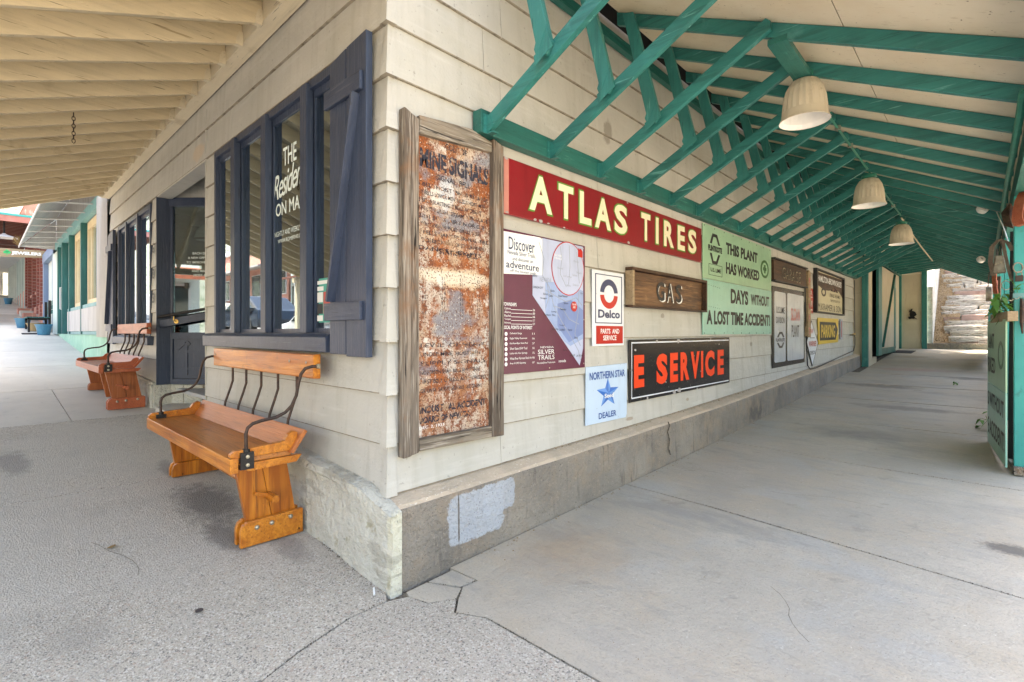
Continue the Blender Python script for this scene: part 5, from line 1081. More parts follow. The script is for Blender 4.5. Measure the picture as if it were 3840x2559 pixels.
# things hung on the posts
def strap(name, label, pts, w, m_, th=.006, cat='strap', parent=None, wd=(0, 1, 0)):
    b = B()
    for p, q in zip(pts, pts[1:]): b.bar(p, q, w, th, wd)
    return b
from mathutils import Vector
def ribbon(pts, wdir, w, th=.005):
    """a curved band: closed thickness, width along wdir"""
    b = B(); n = len(pts); P = [Vector(p) for p in pts]; wv = Vector(wdir).normalized()*w/2; v = []
    for i in range(n):
        d = (P[min(i+1, n-1)]-P[max(i-1, 0)]).normalized(); nn = d.cross(wv).normalized()*th/2
        v += [P[i]-wv-nn, P[i]+wv-nn, P[i]+wv+nn, P[i]-wv+nn]
    f = [(4*i+j, 4*i+(j+1) % 4, 4*i+4+(j+1) % 4, 4*i+4+j) for i in range(n-1) for j in range(4)]+[(0, 1, 2, 3)[::-1], tuple(4*(n-1)+j for j in range(4))]
    return b.add([tuple(p) for p in v], f)
hp = Vector((2.74, 4.80, 2.62))
loop = [(2.80, 4.86, 2.84), (2.76, 4.80, 2.80), (2.72, 4.76, 2.70), (2.705, 4.74, 2.60), (2.70, 4.74, 2.52), (2.715, 4.76, 2.475), (2.745, 4.80, 2.47), (2.765, 4.83, 2.52), (2.775, 4.86, 2.62), (2.80, 4.88, 2.75)]
o = obj('leather_band', ribbon(loop, (.75, -.6, .1), .085), 'red_leather', smooth=True); setp(o, 'red brown leather band hanging from the top of the nearest teal post', 'leather band')
o = obj('curled_dark_leather', B().add([(2.60, 4.9, 2.62), (2.66, 4.88, 2.70), (2.70, 4.86, 2.62), (2.655, 4.82, 2.56), (2.62, 4.9, 2.50), (2.68, 4.87, 2.46), (2.70, 4.88, 2.54)], [(0, 1, 3), (1, 2, 3), (0, 3, 4), (3, 5, 4), (3, 2, 6), (3, 6, 5)]), 'plank_dark2'); setp(o, 'crumpled dark leather scrap beside the white flood lamps', 'leather scrap')
t = thing('cowbell', 'weathered brass cowbell hanging on a grey strap by the nearest post', 'cowbell', (2.6, 5.2, 2.2))
x, y = 2.592, 5.1
obj('bell_body', B().hexa([(x-.05, y-.03, 2.08), (x+.05, y-.03, 2.08), (x+.05, y+.05, 2.08), (x-.05, y+.05, 2.08)], [(x-.03, y-.015, 2.25), (x+.03, y-.015, 2.25), (x+.03, y+.03, 2.25), (x-.03, y+.03, 2.25)]), 'old_metal', t, bevel=.01)
obj('bell_loop', B().tube([(x-.015, y, 2.25), (x-.015, y, 2.31), (x+.015, y, 2.31), (x+.015, y, 2.25)], .005, 5), 'iron', t)
obj('strap', ribbon([(x-.04, y+.04, 2.06), (x-.062, y+.03, 2.2), (x-.05, y, 2.34), (x-.0, y-.02, 2.40), (x+.06, y-.04, 2.36), (x+.09, y-.05, 2.28)], (.7, -.7, 0), .045), 'leather', t, smooth=True)
obj('strap', ribbon([(x+.025, y-.03, 2.38), (x+.04, y-.03, 2.26), (x+.06, y-.03, 2.12), (x+.085, y-.03, 2.0)], (.72, -.68, 0), .03), 'leather', t, smooth=True)
def iron_ring(c, r, label, th=.006):
    b = B().tube([(c[0]+r*cos(q)*.72, c[1]+r*cos(q)*.68, c[2]+r*sin(q)) for q in [2*pi*i/16 for i in range(17)]], th, 6, False)
    return setp(obj('iron_ring', b, 'old_metal', smooth=True), label, 'ring')
iron_ring((2.71, 4.87, 2.10), .045, 'rusty iron ring hanging on the nearest teal post above a padlock')
iron_ring((2.645, 5.4, 1.98), .045, 'thin iron ring hanging in the gap beside the nearest post', .004)
t = thing('padlock', 'old brown padlock hanging below the iron ring on the nearest post', 'padlock', (2.71, 4.88, 2.02))
obj('body', B().box(2.692, 2.745, 4.865, 4.89, 1.975, 2.03), 'iron', t, bevel=.004); obj('shackle', B().tube([(2.70, 4.878, 2.03), (2.70, 4.878, 2.055), (2.715, 4.878, 2.068), (2.735, 4.878, 2.055), (2.735, 4.878, 2.03)], .005, 6), 'old_metal', t, smooth=True)
o = obj('twisted_wire', B().tube([(2.66+.006*cos(i*1.3), 4.89-.012*i+.012*cos(i*1.3), 1.80+.002*i+.008*sin(i*1.3)) if False else (2.64+.009*i, 4.89+.006*cos(i*1.5), 1.80+.003*i+.006*sin(i*1.5)) for i in range(12)], .004, 5), 'bolt'); setp(o, 'twisted silver wire stretched across the nearest teal post', 'wire')
o = obj('rusty_tool', B().tube([(2.735, 4.885, 1.82), (2.74, 4.88, 1.72), (2.735, 4.88, 1.60), (2.74, 4.88, 1.50)], [.012, .02, .014, .006], 8), 'iron', smooth=True); setp(o, 'narrow rusty iron tool hanging on the nearest teal post', 'tool')
t = thing('old_frying_pan', 'round grey metal pan hanging at the edge of the stone slope view', 'pan', (2.51, 6.5, 2.0))
obj('pan', B().cyl((2.50, 6.5, 1.96), .085, .05, 0, 20), 'old_metal', t, smooth=False); obj('handle', B().bar((2.52, 6.5, 2.04), (2.53, 6.5, 2.22), .02, .008), 'iron', t)
t = thing('leather_pouch', 'red brown leather piece hanging beside the old metal pan', 'leather', (2.58, 6.4, 2.1))
obj('flap', ribbon([(2.575, 6.3, 2.22), (2.57, 6.28, 2.12), (2.575, 6.28, 2.04)], (.7, -.7, 0), .05, .01), 'red_leather', t); obj('flap', ribbon([(2.58, 6.3, 2.10), (2.575, 6.26, 2.02), (2.585, 6.27, 1.94)], (.7, -.7, 0), .05, .01), 'red_leather', t)
for i, (x, y, z0, z1, m_, lb_) in enumerate([(2.585, 7.2, .35, 1.95, 'iron', 'long rusty iron bar leaning nearest the mint board'), (2.575, 7.8, .35, 1.9, 'leather', 'pale wooden tool handle leaning by the fence'), (2.60, 6.9, .35, 2.2, 'plank_dark2', 'dark upright timber behind the mint board'), (2.69, 5.25, .2, 2.5, 'dark', 'black upright post close behind the nearest teal post')]):
    o = obj('leaning_bar', B().bar((x, y, z0), (x+.02, y+.1, z1), .035 if i < 3 else .07, .035), m_); setp(o, lb_, 'bar')
def flood(c, label, s=1.):
    t = thing('white_flood_lamp', label, 'flood lamp', c, 'white twin flood lamps under the eave')
    x, y, z = c
    obj('lamp_head', B().lathe([(.0001, -.03), (.055*s, -.03), (.062*s, -.01), (.062*s, .03), (.03*s, .06), (.0001, .06)], (0, 0, 0), 20, 0, 1), 'plastic_white', t, smooth=False).location = (0, 0, 0)
    for o_ in t.children: o_.rotation_euler = (radians(-25), 0, radians(40))
    b = B().box(x+.05, x+.15, y-.02, y+.05, z-.01, z+.05); b.box(x+.03, x+.12, y-.02, y+.04, z-.075, z-.02)
    obj('sensor_box', b, 'plastic_white', t, bevel=.006)
    obj('lens', B().cyl((0, -.034, 0), .03*s, .004, 1, 16), 'metal_grey', t).location = (0, 0, 0)
    t.children[-1].rotation_euler = (radians(-25), 0, radians(40))
flood((2.475, 7.4, 3.13), 'white twin flood lamp with a round lens nearest along the eave')
flood((2.445, 12.0, 2.96), 'white twin flood lamp farther along the eave, smaller in view', 1.1)
o = obj('drooping_wire', B().tube([(2.60, 7.3, 3.06), (2.62, 6.4, 2.80), (2.64, 5.6, 2.55), (2.655, 5.1, 2.36)], .006, 5), 'plastic_white', smooth=True); setp(o, 'white cord drooping from the nearer flood lamp', 'electric cord')
o = obj('hanging_chain', B().tube([(2.72+.01*cos(i*2.2), 4.86, 2.86-.02*i+.01*sin(i*2.2)) for i in range(12)], .005, 5), 'old_metal'); setp(o, 'short steel chain dangling beside the nearest post top', 'chain')
# leafy plants growing through
def plant(c, n, r, label, seed, spread=(1, 1, 1)):
    random.seed(seed); t = thing('leafy_vine', label, 'plant', c)
    b = B(); st_ = B()
    for i in range(n):
        a = random.uniform(0, 2*pi); e = random.uniform(-.9, .7); l = r*random.uniform(.6, 1.1)
        d = Vector((cos(a)*cos(e)*spread[0], sin(a)*cos(e)*spread[1], sin(e)*spread[2])); s0 = Vector(c)+Vector((random.uniform(-1, 1)*r*.4, random.uniform(-1, 1)*r*.4, random.uniform(-1, 1)*r*.6))
        w = d.cross(Vector((0, 0, 1))).normalized()*l*.16; m1 = s0+d*l*.45+Vector((0, 0, .01)); m2 = s0+d*l*.75-Vector((0, 0, l*.08)); tip = s0+d*l-Vector((0, 0, l*.3))
        b.add([tuple(q) for q in (s0, m1-w, m1+w, m2-w*.7, m2+w*.7, tip)], [(0, 1, 2), (1, 3, 4, 2), (3, 5, 4)])
        st_.tube([c, tuple(s0)], .0025, 4)
    obj('leaves', b, 'leaf', t, kind='stuff'); obj('stem', st_, 'leaf', t)
plant((2.60, 5.3, 1.80), 40, .17, 'bright green narrow leaves sprouting above the leaning mint board', 4, (1, 1, 1))
plant((2.52, 7.0, .42), 14, .16, 'small green leafy sprig low beside the leaning mint board', 5)
plant((2.1, 11.5, .50), 10, .10, 'tiny green sprig lying on the alley floor', 6, (1, 1, .2))
plant((2.70, 4.86, 1.92), 8, .09, 'few green leaves poking out in front of the nearest teal post', 8)

# ------------------------------------------------------------------ the teal shop next door
gs = thing('teal_shop_building', 'teal and cream shopfront next door with corrugated panels and mint plinth', 'building', (-13, 0, 1.2))
pb = B(); xs = [-8.81-.5*i for i in range(18)]
v = []
for x in xs: v += [(x, -.035, gz(x, 0)-.05), (x, -.03, 1.465), (x, .0, 1.475)]
pb.add(v, [(3*i+j, 3*i+j+1, 3*(i+1)+j+1, 3*(i+1)+j) for i in range(17) for j in range(2)]); obj('plinth', pb, 'mint_stucco', gs)
def corr(name, x0, x1, z0, z1, y, parent, m_, pitch=.13, d=.055):
    b = B(); n = max(2, int(abs(x1-x0)/pitch*2)); v = []
    for i in range(n+1):
        x = x0+(x1-x0)*i/n; yy_ = y-(d if i % 2 else 0); v += [(x, yy_, z0), (x, yy_, z1)]
    b.add(v, [(2*i, 2*i+2, 2*i+3, 2*i+1) for i in range(n)]); return obj(name, b, m_, parent)
corr('corrugated_strip', -8.80, -9.42, 1.43, 4.0, -.03, gs, 'metal_white', .13, .07)
corr('corrugated_panel', -9.80, -11.68, 1.54, 2.02, -.02, gs, 'metal_white'); corr('corrugated_panel', -11.9, -14.05, 1.54, 2.02, -.02, gs, 'metal_white')
fr = B()
fr.box(-9.75, -9.44, -.05, .02, 1.44, 3.90)
for x0, x1 in [(-11.78, -9.76), (-14.15, -11.82)]:
    fr.box(x0, x1, -.05, .02, 2.03, 2.10); fr.box(x0, x1, -.05, .02, 1.47, 1.535)
fr.box(-11.815, -11.785, -.055, .02, 1.47, 2.1); fr.box(-14.2, -14.155, -.055, .02, 1.47, 2.1)
obj('frame', fr, 'teal_frame', gs)
obj('header', B().box(-17.0, -9.43, -.07, .02, 3.88, 4.08), 'teal_frame', gs)
for x in (-11.72, -13.75, -15.22, -16.25): obj('post', B().box(x-.06, x+.06, -.075, .10, 1.48, 3.875), 'teal_dark', gs)
for x0, x1 in [(-11.64, -9.77), (-13.67, -11.80)]:
    w = bpy.data.objects.new('window', None); COL.objects.link(w); w.parent = gs
    w.location = (0, 0, 0)
    z0, z1 = 2.11, 3.872
    obj('frame', B().box(x0, x1, .03, .09, z0, z0+.1).box(x0, x1, .03, .09, z1-.16, z1).box(x0, x0+.12, .03, .09, z0+.1, z1-.16).box(x1-.12, x1, .03, .09, z0+.1, z1-.16).box(x0+.45, x0+.52, .035, .09, z0+.1, z1-.16), 'cream_frame', w)
    obj('pane', B().box(x0+.1, x1-.1, .07, .075, z0+.08, z1-.14), 'glass_teal', w)
    obj('curtain', B().box(x0+.12, x0+.42, .10, .12, z0+.1, z1-.16).box(x1-.6, x1-.14, .10, .12, z0+.1, z1-.16), 'cream_frame', w)
obj('room_back', B().box(-17.4, -8.82, 1.2, 1.25, 1.2, 4), 'interior_dark', gs)
gd = bpy.data.objects.new('door', None); COL.objects.link(gd); gd.parent = gs
obj('door_panel', B().box(-16.15, -15.32, .05, .08, 1.5, 3.85).box(-15.1, -13.85, .05, .08, 1.5, 3.85), 'pale_blue', gd)
obj('handle', B().tube([(-15.75, .04, 2.75), (-15.75, -.06, 2.73), (-15.75, -.06, 2.15), (-15.75, .04, 2.12)], .02, 6), 'metal_white', gd)
obj('pillar', B().box(-17.45, -16.35, -.08, .06, 1.46, 3.78), 'pale_blue', gs)
corr('upper_cladding', -8.81, -17.5, 4.081, 5.7, -.0, gs, 'metal_grey', .22, .025)
obj('parapet', B().box(-17.5, -8.81, .03, 5, 3.9, 5.72), 'metal_grey', gs)
aw = thing('metal_awning', 'corrugated white metal awning sloping out over the teal shopfront', 'awning', (-13, -.4, 4.3))
b = B(); n = 54; v = []
for i in range(n+1):
    x = -9.1-8.1*i/n; d = .05 if i % 2 else 0
    v += [(x, -.80, 3.93+d), (x, -.03, 4.80+d), (x, -.03, 4.812+d), (x, -.80, 3.942+d)]
b.add(v, [q for i in range(n) for q in ((4*i, 4*i+4, 4*i+5, 4*i+1), (4*i+3, 4*i+2, 4*i+6, 4*i+7), (4*i, 4*i+3, 4*i+7, 4*i+4))])
obj('corrugated_sheet', b, 'metal_white', aw)
obj('front_edge', B().box(-17.2, -9.1, -.815, -.795, 3.885, 3.935), 'metal_white', aw)
for i in range(8): obj('support_rod', B().tube([(-10.1-1.0*i, -.79, 3.915), (-10.1-1.0*i, -.07, 4.0)], .016, 5), 'metal_white', aw)
obj('end_panel', B().prism([(-.79, 3.92), (-.03, 3.92), (-.03, 4.79)], 0, -17.22, -17.2), 'metal_white', aw)
bs = thing('blue_shop_building', 'small blue and pale blue shopfront beyond the teal shop', 'building', (-19, 0, 1.6))
obj('wall', B().box(-21.05, -17.5, .10, 3, 1.3, 5.2), 'pale_blue', bs)
obj('post', B().box(-17.75, -17.5, -.06, .09, 1.45, 4.1), 'pale_blue', bs); obj('post', B().box(-20.9, -20.6, -.07, .09, 1.7, 4.1), 'blue_paint', bs); obj('post', B().box(-18.5, -18.3, -.02, .09, 1.6, 4.1), 'blue_paint', bs)
obj('header', B().box(-20.9, -17.5, -.08, .05, 3.85, 4.15), 'blue_paint', bs); obj('window', B().box(-18.25, -17.8, .06, .095, 2.5, 3.7), 'blue_paint', bs); obj('door', B().box(-20.5, -18.55, .05, .09, 1.7, 3.84), 'pale_wall', bs)
# brick building
br = thing('brick_building', 'red brick building with pilasters and a rust coloured mansard roof', 'building', (-25, 0, 2))
obj('wall', B().box(-30, -21.06, .25, 6, 1.6, 5.9), 'brick', br)
obj('plinth', B().box(-30, -21.06, -.06, .24, 1.4, 2.5), 'salmon', br)
random.seed(5)
for x in (-21.6, -23.0, -25.2, -27.8, -29.4):
    for q in range(26):
        z = gz(x, 0)+.25+.13*q
        obj('brick_course', B().box(x-.22, x+.22, -.10, .24, z, z+.115), 'brick', br)
obj('mortar', B().box(-29.6, -21.4, -.085, .2, 2.0, 2.02), 'mortar', br)
for x in (-21.6, -23.0, -25.2, -27.8, -29.4): obj('mortar', B().box(x-.21, x+.21, -.09, .24, gz(x, 0)+.2, 5.3), 'mortar', br)
for x0, x1 in [(-22.75, -21.85), (-24.95, -23.25), (-27.5, -25.45), (-29.15, -28.05)]:
    w = bpy.data.objects.new('window', None); COL.objects.link(w); w.parent = br
    obj('frame', B().box(x0, x0+.1, .16, .24, 3.1, 5.1).box(x1-.1, x1, .16, .24, 3.1, 5.1), 'pale_wall', w); obj('pane', B().box(x0+.1, x1-.1, .2, .24, 3.1, 5.1), 'glass_teal', w)
    obj('sill', B().box(x0, x1, -.04, .24, 3.0, 3.09), 'salmon', w)
for i in range(3): obj('step', B().box(-24.6-1.8*i, -23.6-1.8*i, -.42, -.06, gz(-24-1.8*i, 0)-.1, gz(-24-1.8*i, 0)+.22), 'salmon' if i != 1 else 'concrete_light', br)
b = B(); v = []
for i in range(61):
    x = -21.5-8.4*i/60; d = .05 if i % 2 else 0; v += [(x, -.62+d, 5.56), (x, .15+d, 7.6)]
b.add(v, [(2*i, 2*i+2, 2*i+3, 2*i+1) for i in range(60)]); obj('mansard_roof', b, 'rust_roof', br)
obj('roof_end', B().prism([(-.60, 5.55), (.9, 5.55), (.9, 7.6), (.17, 7.6)], 0, -21.5, -21.46), 'salmon', br)
rc = thing('red_porch_canopy', 'red brown ribbed porch canopy with pink fascia and teal trim over the pavement', 'canopy', (-26, -1.6, 5.3))
obj('deck', B().box(-30.3, -21.42, -3.4, -.12, 5.44, 5.47), 'redbrown', rc)
for i in range(24): obj('ceiling_rib', B().box(-21.75-.36*i, -21.62-.36*i, -3.35, -.14, 5.30, 5.435), 'redbrown', rc)
obj('fascia', B().box(-21.42, -21.38, -3.4, -.15, 5.25, 5.45), 'pink_fascia', rc); obj('trim', B().box(-21.43, -21.36, -3.42, -.13, 5.452, 5.52), 'pot_teal', rc)
for x in (-22, -26, -30): obj('post', B().box(x-.07, x+.07, -3.3, -3.16, gz(x, 0), 5.3), 'redbrown', rc)
jt = thing('jewelers_sign', 'hanging wooden board reading JEWELERS with a green shamrock', 'sign', (-21.3, -.5, 4.1))
JP = Plane((-21.3, 0), (0, 1), (1, 0))
zj = lambda y: 4.33+.03*y
obj('board', JP.plate([(-1.12, 4.03), (.07, 4.10), (.03, 4.14), (.09, 4.18), (.03, 4.22), (.09, 4.26), (.0, 4.345), (-1.12, 4.32)], -.03, .03), 'timber', jt)
JP.text('JEWELERS', -.815, -.08, 4.11, 4.25, .033, 'white_print', jt, .05, z0b=4.135, z1b=4.27)
b = B()
for dx, dz in [(-.045, 0), (.045, 0), (0, .045)]: q = JP.disc((-.92+dx, 4.19+dz), .045, .03, .04, 12); b.add(q.v, q.f)
JP.rect(-.93, -.91, 4.10, 4.18, .03, .04, b); obj('shamrock', b, 'shamrock', jt)
obj('hanger_rod', B().tube([(-21.3, -1.1, 4.44), (-21.3, .1, 4.42)], .012, 5).tube([(-21.3, -.8, 4.44), (-21.3, -.8, 4.33)], .006, 4).tube([(-21.3, -.1, 4.43), (-21.3, -.1, 4.34)], .006, 4).tube([(-21.3, -.5, 4.44), (-21.5, -.5, 5.3)], .006, 4), 'iron', jt)
fn = thing('porch_lamp', 'wide white enamel porch lamp hanging under the red canopy', 'lamp', (-21.9, -.97, 4.75))
obj('shade', B().lathe([(.03, .1), (.08, .06), (.30, -.02), (.34, -.05)], (-21.9, -.97, 4.80), 24, .05), 'plastic_white', fn); obj('stem', B().tube([(-21.9, -.97, 4.9), (-21.9, -.97, 5.3)], .03, 6), 'black_iron', fn)
t = thing('dried_bouquet', 'dried flower bunch hanging above the hanging wooden board', 'dried flowers', (-21.5, -.6, 4.5)); b = B(); random.seed(9)
for i in range(24): b.tube([(-21.4, -.62, 4.45), (-21.4+random.uniform(-.1, .1), -.62+random.uniform(-.16, .16), 4.55+random.uniform(0, .3))], .008, 4)
obj('stems', b, 'leaf_dry', t)
# green bench, pots
t = thing('slatted_bench', 'green slatted bench against the blue shopfront', 'bench', (-18.2, -.3, 1.5))
g0 = gz(-17.6, 0)
for j in range(3): obj('back_slat', B().box(-19.1, -17.55, -.10+.01*j, -.07+.01*j, g0+.56+.14*j, g0+.67+.14*j), 'teal_dark', t)
for j in range(4): obj('seat_slat', B().box(-19.1, -17.55, -.62+.125*j, -.51+.125*j, g0+.43, g0+.46), 'teal_dark', t)
for x in (-18.9, -17.7): obj('leg', B().box(x-.03, x+.03, -.6, -.55, g0-.0 if x > -18 else g0+.08, g0+.43).box(x-.03, x+.03, -.16, -.1, g0 if x > -18 else g0+.08, g0+.95).box(x-.03, x+.03, -.6, -.1, g0+.38, g0+.425), 'black_iron', t)
def pot(x, y, r, h, m_, label):
    z = gz(x, y); t = thing('plant_pot', label, 'plant pot', (x, y, z), 'pots beside the green bench')
    obj('body', B().lathe([(.0001, 0), (r*.68, 0), (r*.92, h*.85), (r, h*.86), (r*1.02, h), (r*.92, h), (r*.88, h*.8)], (x, y, z), 20), m_, t, smooth=True); obj('soil', B().cyl((x, y, z+h*.8), r*.88, .005), 'soil', t)
pot(-16.75, -.32, .19, .30, 'sky_blue_pot', 'large blue plant pot nearest on the pavement'); pot(-18.1, -.42, .2, .24, 'pot_tan', 'tan plant pot half hidden behind the large blue pot'); pot(-19.4, -.62, .2, .3, 'sky_blue_pot', 'blue plant pot behind, under the green bench')
pot(-22.4, -1.30, .24, .5, 'black_iron', 'dark bin at the left edge of the pavement')
pot(-37.5, -.4, .2, .35, 'sky_blue_pot', 'far blue tub beside the pale arcade')
o = obj('pavement_mat', B().box(-17.6, -16.9, -.75, -.42, gz(-17, 0)-.02, gz(-17.3, 0)+.01), 'rubber_mat'); setp(o, 'black mat lying on the pavement by the pots', 'mat')  # thin black mat lying flat on the pavement
# pale shops farther up
ps = thing('pale_arcade_building', 'pale shop building with tall windows and a long white porch far up the street', 'building', (-40, 0, 3))
obj('wall', B().box(-62, -30.3, .3, 6, 2.0, 7.2), 'pale_wall', ps); obj('plinth', B().box(-42, -30.3, .0, .29, 2.2, 3.6), 'salmon', ps)
for i in range(9):
    x = -31.3-2.2*i
    obj('column', B().box(x-.12, x+.12, -.05, .29, gz(x, 0), 6.2), 'pale_blue' if i < 4 else 'pale_wall', ps); obj('window', B().box(x-2.0, x-.16, .15, .28, gz(x, 0)+1.0, gz(x, 0)+3.0), 'glass_teal', ps)
obj('porch_ceiling', B().hexa([(-62, -3.6, 6.9), (-30.6, -3.6, 5.15), (-30.6, .3, 5.15), (-62, .3, 6.9)], [(-62, -3.6, 7.0), (-30.6, -3.6, 5.4), (-30.6, .3, 5.4), (-62, .3, 7.0)]), 'porch_white', ps)
for i in range(8): obj('porch_post', B().box(-31-4*i, -30.85-4*i, -2.9, -2.75, 2.4, 6.6), 'porch_white', ps)
obj('end_wall', B().box(-62.2, -62, -3.4, 0, 4, 8), 'porch_white', ps); obj('red_door', B().box(-61.98, -61.9, -1.9, -.75, 5.0, 7.3), 'delco_red', ps)

# ------------------------------------------------------------------ across the street (seen mirrored in the panes)
def far_shop(x0, x1, h, m_, label, am, name='shop_building'):
    z = gz((x0+x1)/2, -1); t = thing(name, label, 'building', ((x0+x1)/2, -18, z))
    obj('wall', B().box(x0, x1, -26, -18.1, z-1.5, z+h), m_, t); obj('cornice', B().box(x0, x1, -18.1, -17.8, z+h-.35, z+h+.05), 'porch_white', t)
    obj('porch_roof', B().hexa([(x0, -18.1, z+3.5), (x1, -18.1, z+3.5), (x1, -15.4, z+2.9), (x0, -15.4, z+2.9)], [(x0, -18.1, z+3.65), (x1, -18.1, z+3.65), (x1, -15.4, z+3.05), (x0, -15.4, z+3.05)]), am, t)
    n = max(2, int((x1-x0)/3))
    for i in range(n):
        a = x0+(x1-x0)*(i+.15)/n; c = x0+(x1-x0)*(i+.85)/n
        w = bpy.data.objects.new('window', None); COL.objects.link(w); w.parent = t; w.location = (0, 0, 0)
        obj('frame', B().box(a-.1, c+.1, -18.1, -18.02, z+.6, z+2.9), 'porch_white', w); obj('pane', B().box(a, c, -18.02, -17.98, z+.7, z+2.8), 'car_glass', w)
        obj('post', B().box(a-.4, a-.28, -15.6, -15.5, z-.3, z+2.95), 'porch_white', t)
far_shop(-14, -2, 5.2, 'pale_wall', 'pale green shop building across the street, nearest the corner', 'rust_roof'); far_shop(-27, -14.2, 6.2, 'brick', 'brick shop building across the street', 'metal_grey'); far_shop(-44, -27.3, 5.0, 'pale_blue', 'pale blue shop building across the street', 'redbrown'); far_shop(-66, -44.5, 6.0, 'salmon', 'salmon coloured shop building farthest across the street', 'metal_grey')
def car(x, y, m_, label, ang=0):
    z = gz(x, -1)-.14
    t = thing('parked_car', label, 'car', (x, y, z), 'cars parked across the sidewalk')
    body = [(-2.2, .35), (-2.25, .62), (-2.1, .85), (-1.2, .95), (-.55, 1.42), (.75, 1.46), (1.55, 1.0), (2.15, .92), (2.25, .6), (2.2, .32)]
    P = lambda s_, w: [(x+a, y+w*(1 if zz < 1.0 else .82), z+zz) for a, zz in s_]
    n = len(body); b = B().add(P(body, -.88)+P(body, .88), [tuple(range(n)), tuple(range(n, 2*n))[::-1]]+[(i, n+i, n+(i+1) % n, (i+1) % n) for i in range(n)])
    obj('body', b, m_, t, bevel=.05)
    obj('window_glass', B().prism([(x-1.05, z+.97), (x-.52, z+1.36), (x+.70, z+1.40), (x+1.35, z+1.0)], 1, y-.9, y+.9) if False else B().add([(x-1.02, y+.90, z+.96), (x-.52, y+.75, z+1.36), (x+.70, y+.75, z+1.40), (x+1.35, y+.90, z+1.0), (x-1.02, y-.90, z+.96), (x-.52, y-.75, z+1.36), (x+.70, y-.75, z+1.40), (x+1.35, y-.90, z+1.0)], [(0, 1, 2, 3), (4, 5, 6, 7), (0, 4, 5, 1), (3, 2, 6, 7)]), 'car_glass', t)
    for wx in (-1.4, 1.35):
        for wy in (-.9, .7):
            w = obj('wheel', B().cyl((x+wx, y+wy, z+.33), .33, .2, 1, 20), 'tyre', t); obj('rim', B().cyl((x+wx, y+wy+(.2 if wy > 0 else -.01), z+.33), .2, .012, 1, 14), 'metal_white', w)
car(-11.5, -5.6, 'car_paint', 'silver parked car by the kerb, nearer one'); car(-17.6, -5.7, 'car_blue', 'dark blue parked car farther up the kerb')
# small litter on the floor
def speck(x, y, r, m_, label, name='dry_leaf', cat='leaf'):
    b = B(); z = gz(x, y)
    b.add([(x+r*random.uniform(.6, 1.2)*cos(q), y+r*random.uniform(.5, 1.1)*sin(q), z+random.uniform(.002, .012)) for q in [2*pi*i/6 for i in range(6)]]+[(x, y, z+.012)], [(i, (i+1) % 6, 6) for i in range(6)])
    o = obj(name, b, m_); setp(o, label, cat)
random.seed(2)
dl = B()
for i in range(420):
    y = random.uniform(.5, 12); x = .145+abs(random.gauss(0, .035 if random.random() < .75 else .25)); z = gz(x, y); a = random.random()*6; s_ = random.uniform(.006, .02)
    dl.add([(x, y, z+.002), (x+s_*cos(a), y+s_*sin(a), z+.006), (x+s_*.7*cos(a+1), y+s_*.7*sin(a+1), z+.007)], [(0, 1, 2)])
for i in range(260):
    y = random.uniform(1.5, 13.5); x = random.uniform(.005, .06); z = base_top_al(y)+.002; a = random.random()*6; s_ = random.uniform(.006, .02)
    dl.add([(x, y, z), (x+s_*cos(a), y+s_*sin(a), z+.008), (x+s_*.7*cos(a+1), y+s_*.7*sin(a+1), z+.006)], [(0, 1, 2)])
for i in range(160):
    x = random.uniform(-1.0, 2.4); y = random.uniform(-.9, 4); z = gz(x, y)
    if x < .15 and y > -.1: continue
    a = random.random()*6; s_ = random.uniform(.003, .009)
    dl.add([(x, y, z+.001), (x+s_*cos(a), y+s_*sin(a), z+.004), (x+s_*.7*cos(a+1), y+s_*.7*sin(a+1), z+.004)], [(0, 1, 2)])
obj('debris', dl, 'leaf_dry', kind='stuff')
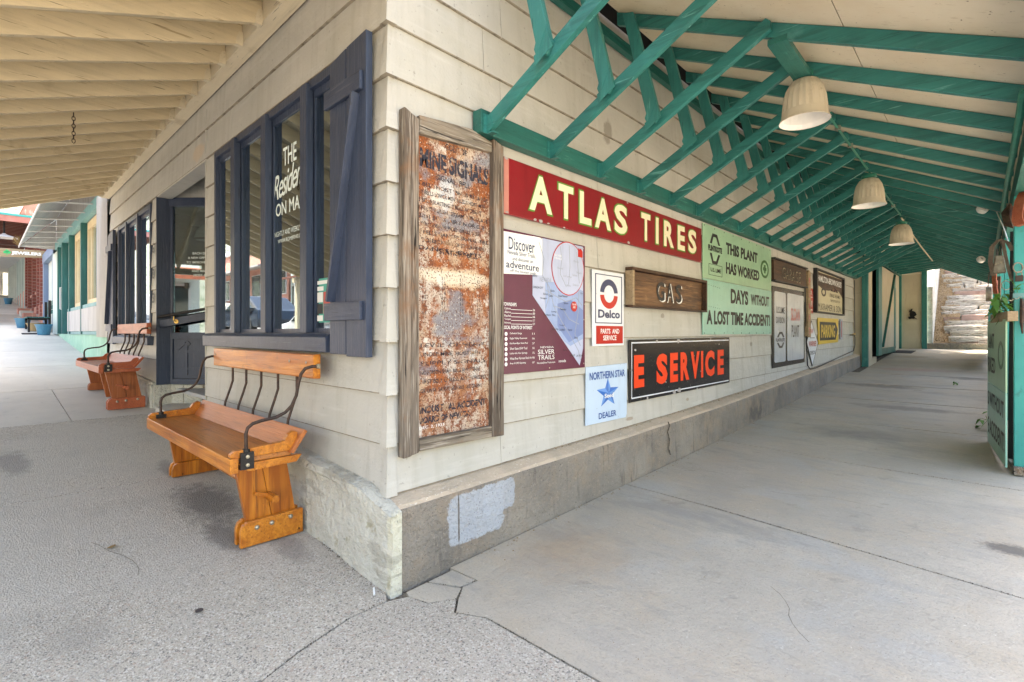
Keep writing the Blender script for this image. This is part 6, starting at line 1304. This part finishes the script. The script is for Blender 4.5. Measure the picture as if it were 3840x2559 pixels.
# gravelly dirt in the joints and cracks
cr = B()
CR = [[(.145, 2.393), (.9, 2.374), (2.64, 2.127), (3.2, 2.105)], [(.14, 4.577), (1.75, 4.428), (3.2, 4.385)], [(-2.49, -.02), (-2.49, -1.6)], [(-5.04, -.2), (-5.04, -1.7)], [(.155, -.105), (.165, -.33), (.24, -.62), (.31, -.8), (.31, -1.3)], [(.17, -.02), (.27, .02), (.35, .06), (.41, .165)], [(.41, .165), (.50, .08), (.66, .152), (1.0, .15), (1.34, .147), (2.3, .14)], [(.17, .155), (.35, .26), (.42, .17)], [(.34, .37), (.345, .26)], [(.14, -.09), (-.1, -.085), (-.6, -.08), (-1.2, -.08)]]
for L_ in CR:
    for p, q in zip(L_, L_[1:]):
        l = sqrt((p[0]-q[0])**2+(p[1]-q[1])**2)
        for i in range(int(l*150)):
            t_ = random.random(); x = p[0]+(q[0]-p[0])*t_+random.gauss(0, .006); y = p[1]+(q[1]-p[1])*t_+random.gauss(0, .006); s_ = random.uniform(.0015, .0045); z = gz(x, y)-.002
            cr.add([(x-s_, y, z), (x, y-s_, z), (x+s_, y, z), (x, y+s_, z), (x, y, z+s_*1.4)], [(0, 1, 4), (1, 2, 4), (2, 3, 4), (3, 0, 4)])
obj('crack_grit', cr, 'gap', kind='stuff')
hc = B(); random.seed(21)
for x, y, a, n_ in [(.9, 3.0, .3, 14), (1.9, 1.0, 2.2, 12), (1.2, 4.9, .2, 16), (-.9, -1.0, 2.6, 10), (.3, 6.2, .1, 14)]:
    pts = []
    for i in range(n_):
        pts.append((x, y, gz(x, y)+.0004)); a += random.uniform(-.5, .5)*.6; x += .07*cos(a); y += .07*sin(a)
    for p, q in zip(pts, pts[1:]):
        dx, dy = q[0]-p[0], q[1]-p[1]; l = sqrt(dx*dx+dy*dy); nx, ny = -dy/l*.0012, dx/l*.0012
        hc.add([(p[0]-nx, p[1]-ny, p[2]), (q[0]-nx, q[1]-ny, q[2]), (q[0]+nx, q[1]+ny, q[2]), (p[0]+nx, p[1]+ny, p[2])], [(0, 1, 2, 3)])
obj('hairline_cracks', hc, 'gap', kind='stuff')
speck(2.02, .12, .03, 'leaf_dry', 'curled brown dry leaf on the alley floor in the foreground')
o = obj('cigarette_butt', B().tube([(.055, -.12, .115), (.10, -.145, .105)], .006, 6), 'white_print'); setp(o, 'white cigarette end at the foot of the building corner', 'cigarette end')
o = obj('chewed_gum', B().cyl((-.35, -.85, gz(-.35, -.85)), .018, .003), 'ink_soft'); setp(o, 'flat black gum spot on the sidewalk left of the crack', 'gum spot')
speck(-1.35, -1.05, .03, 'leaf_dry', 'small brown pebble on the sidewalk in the lower left', 'pebble', 'pebble')
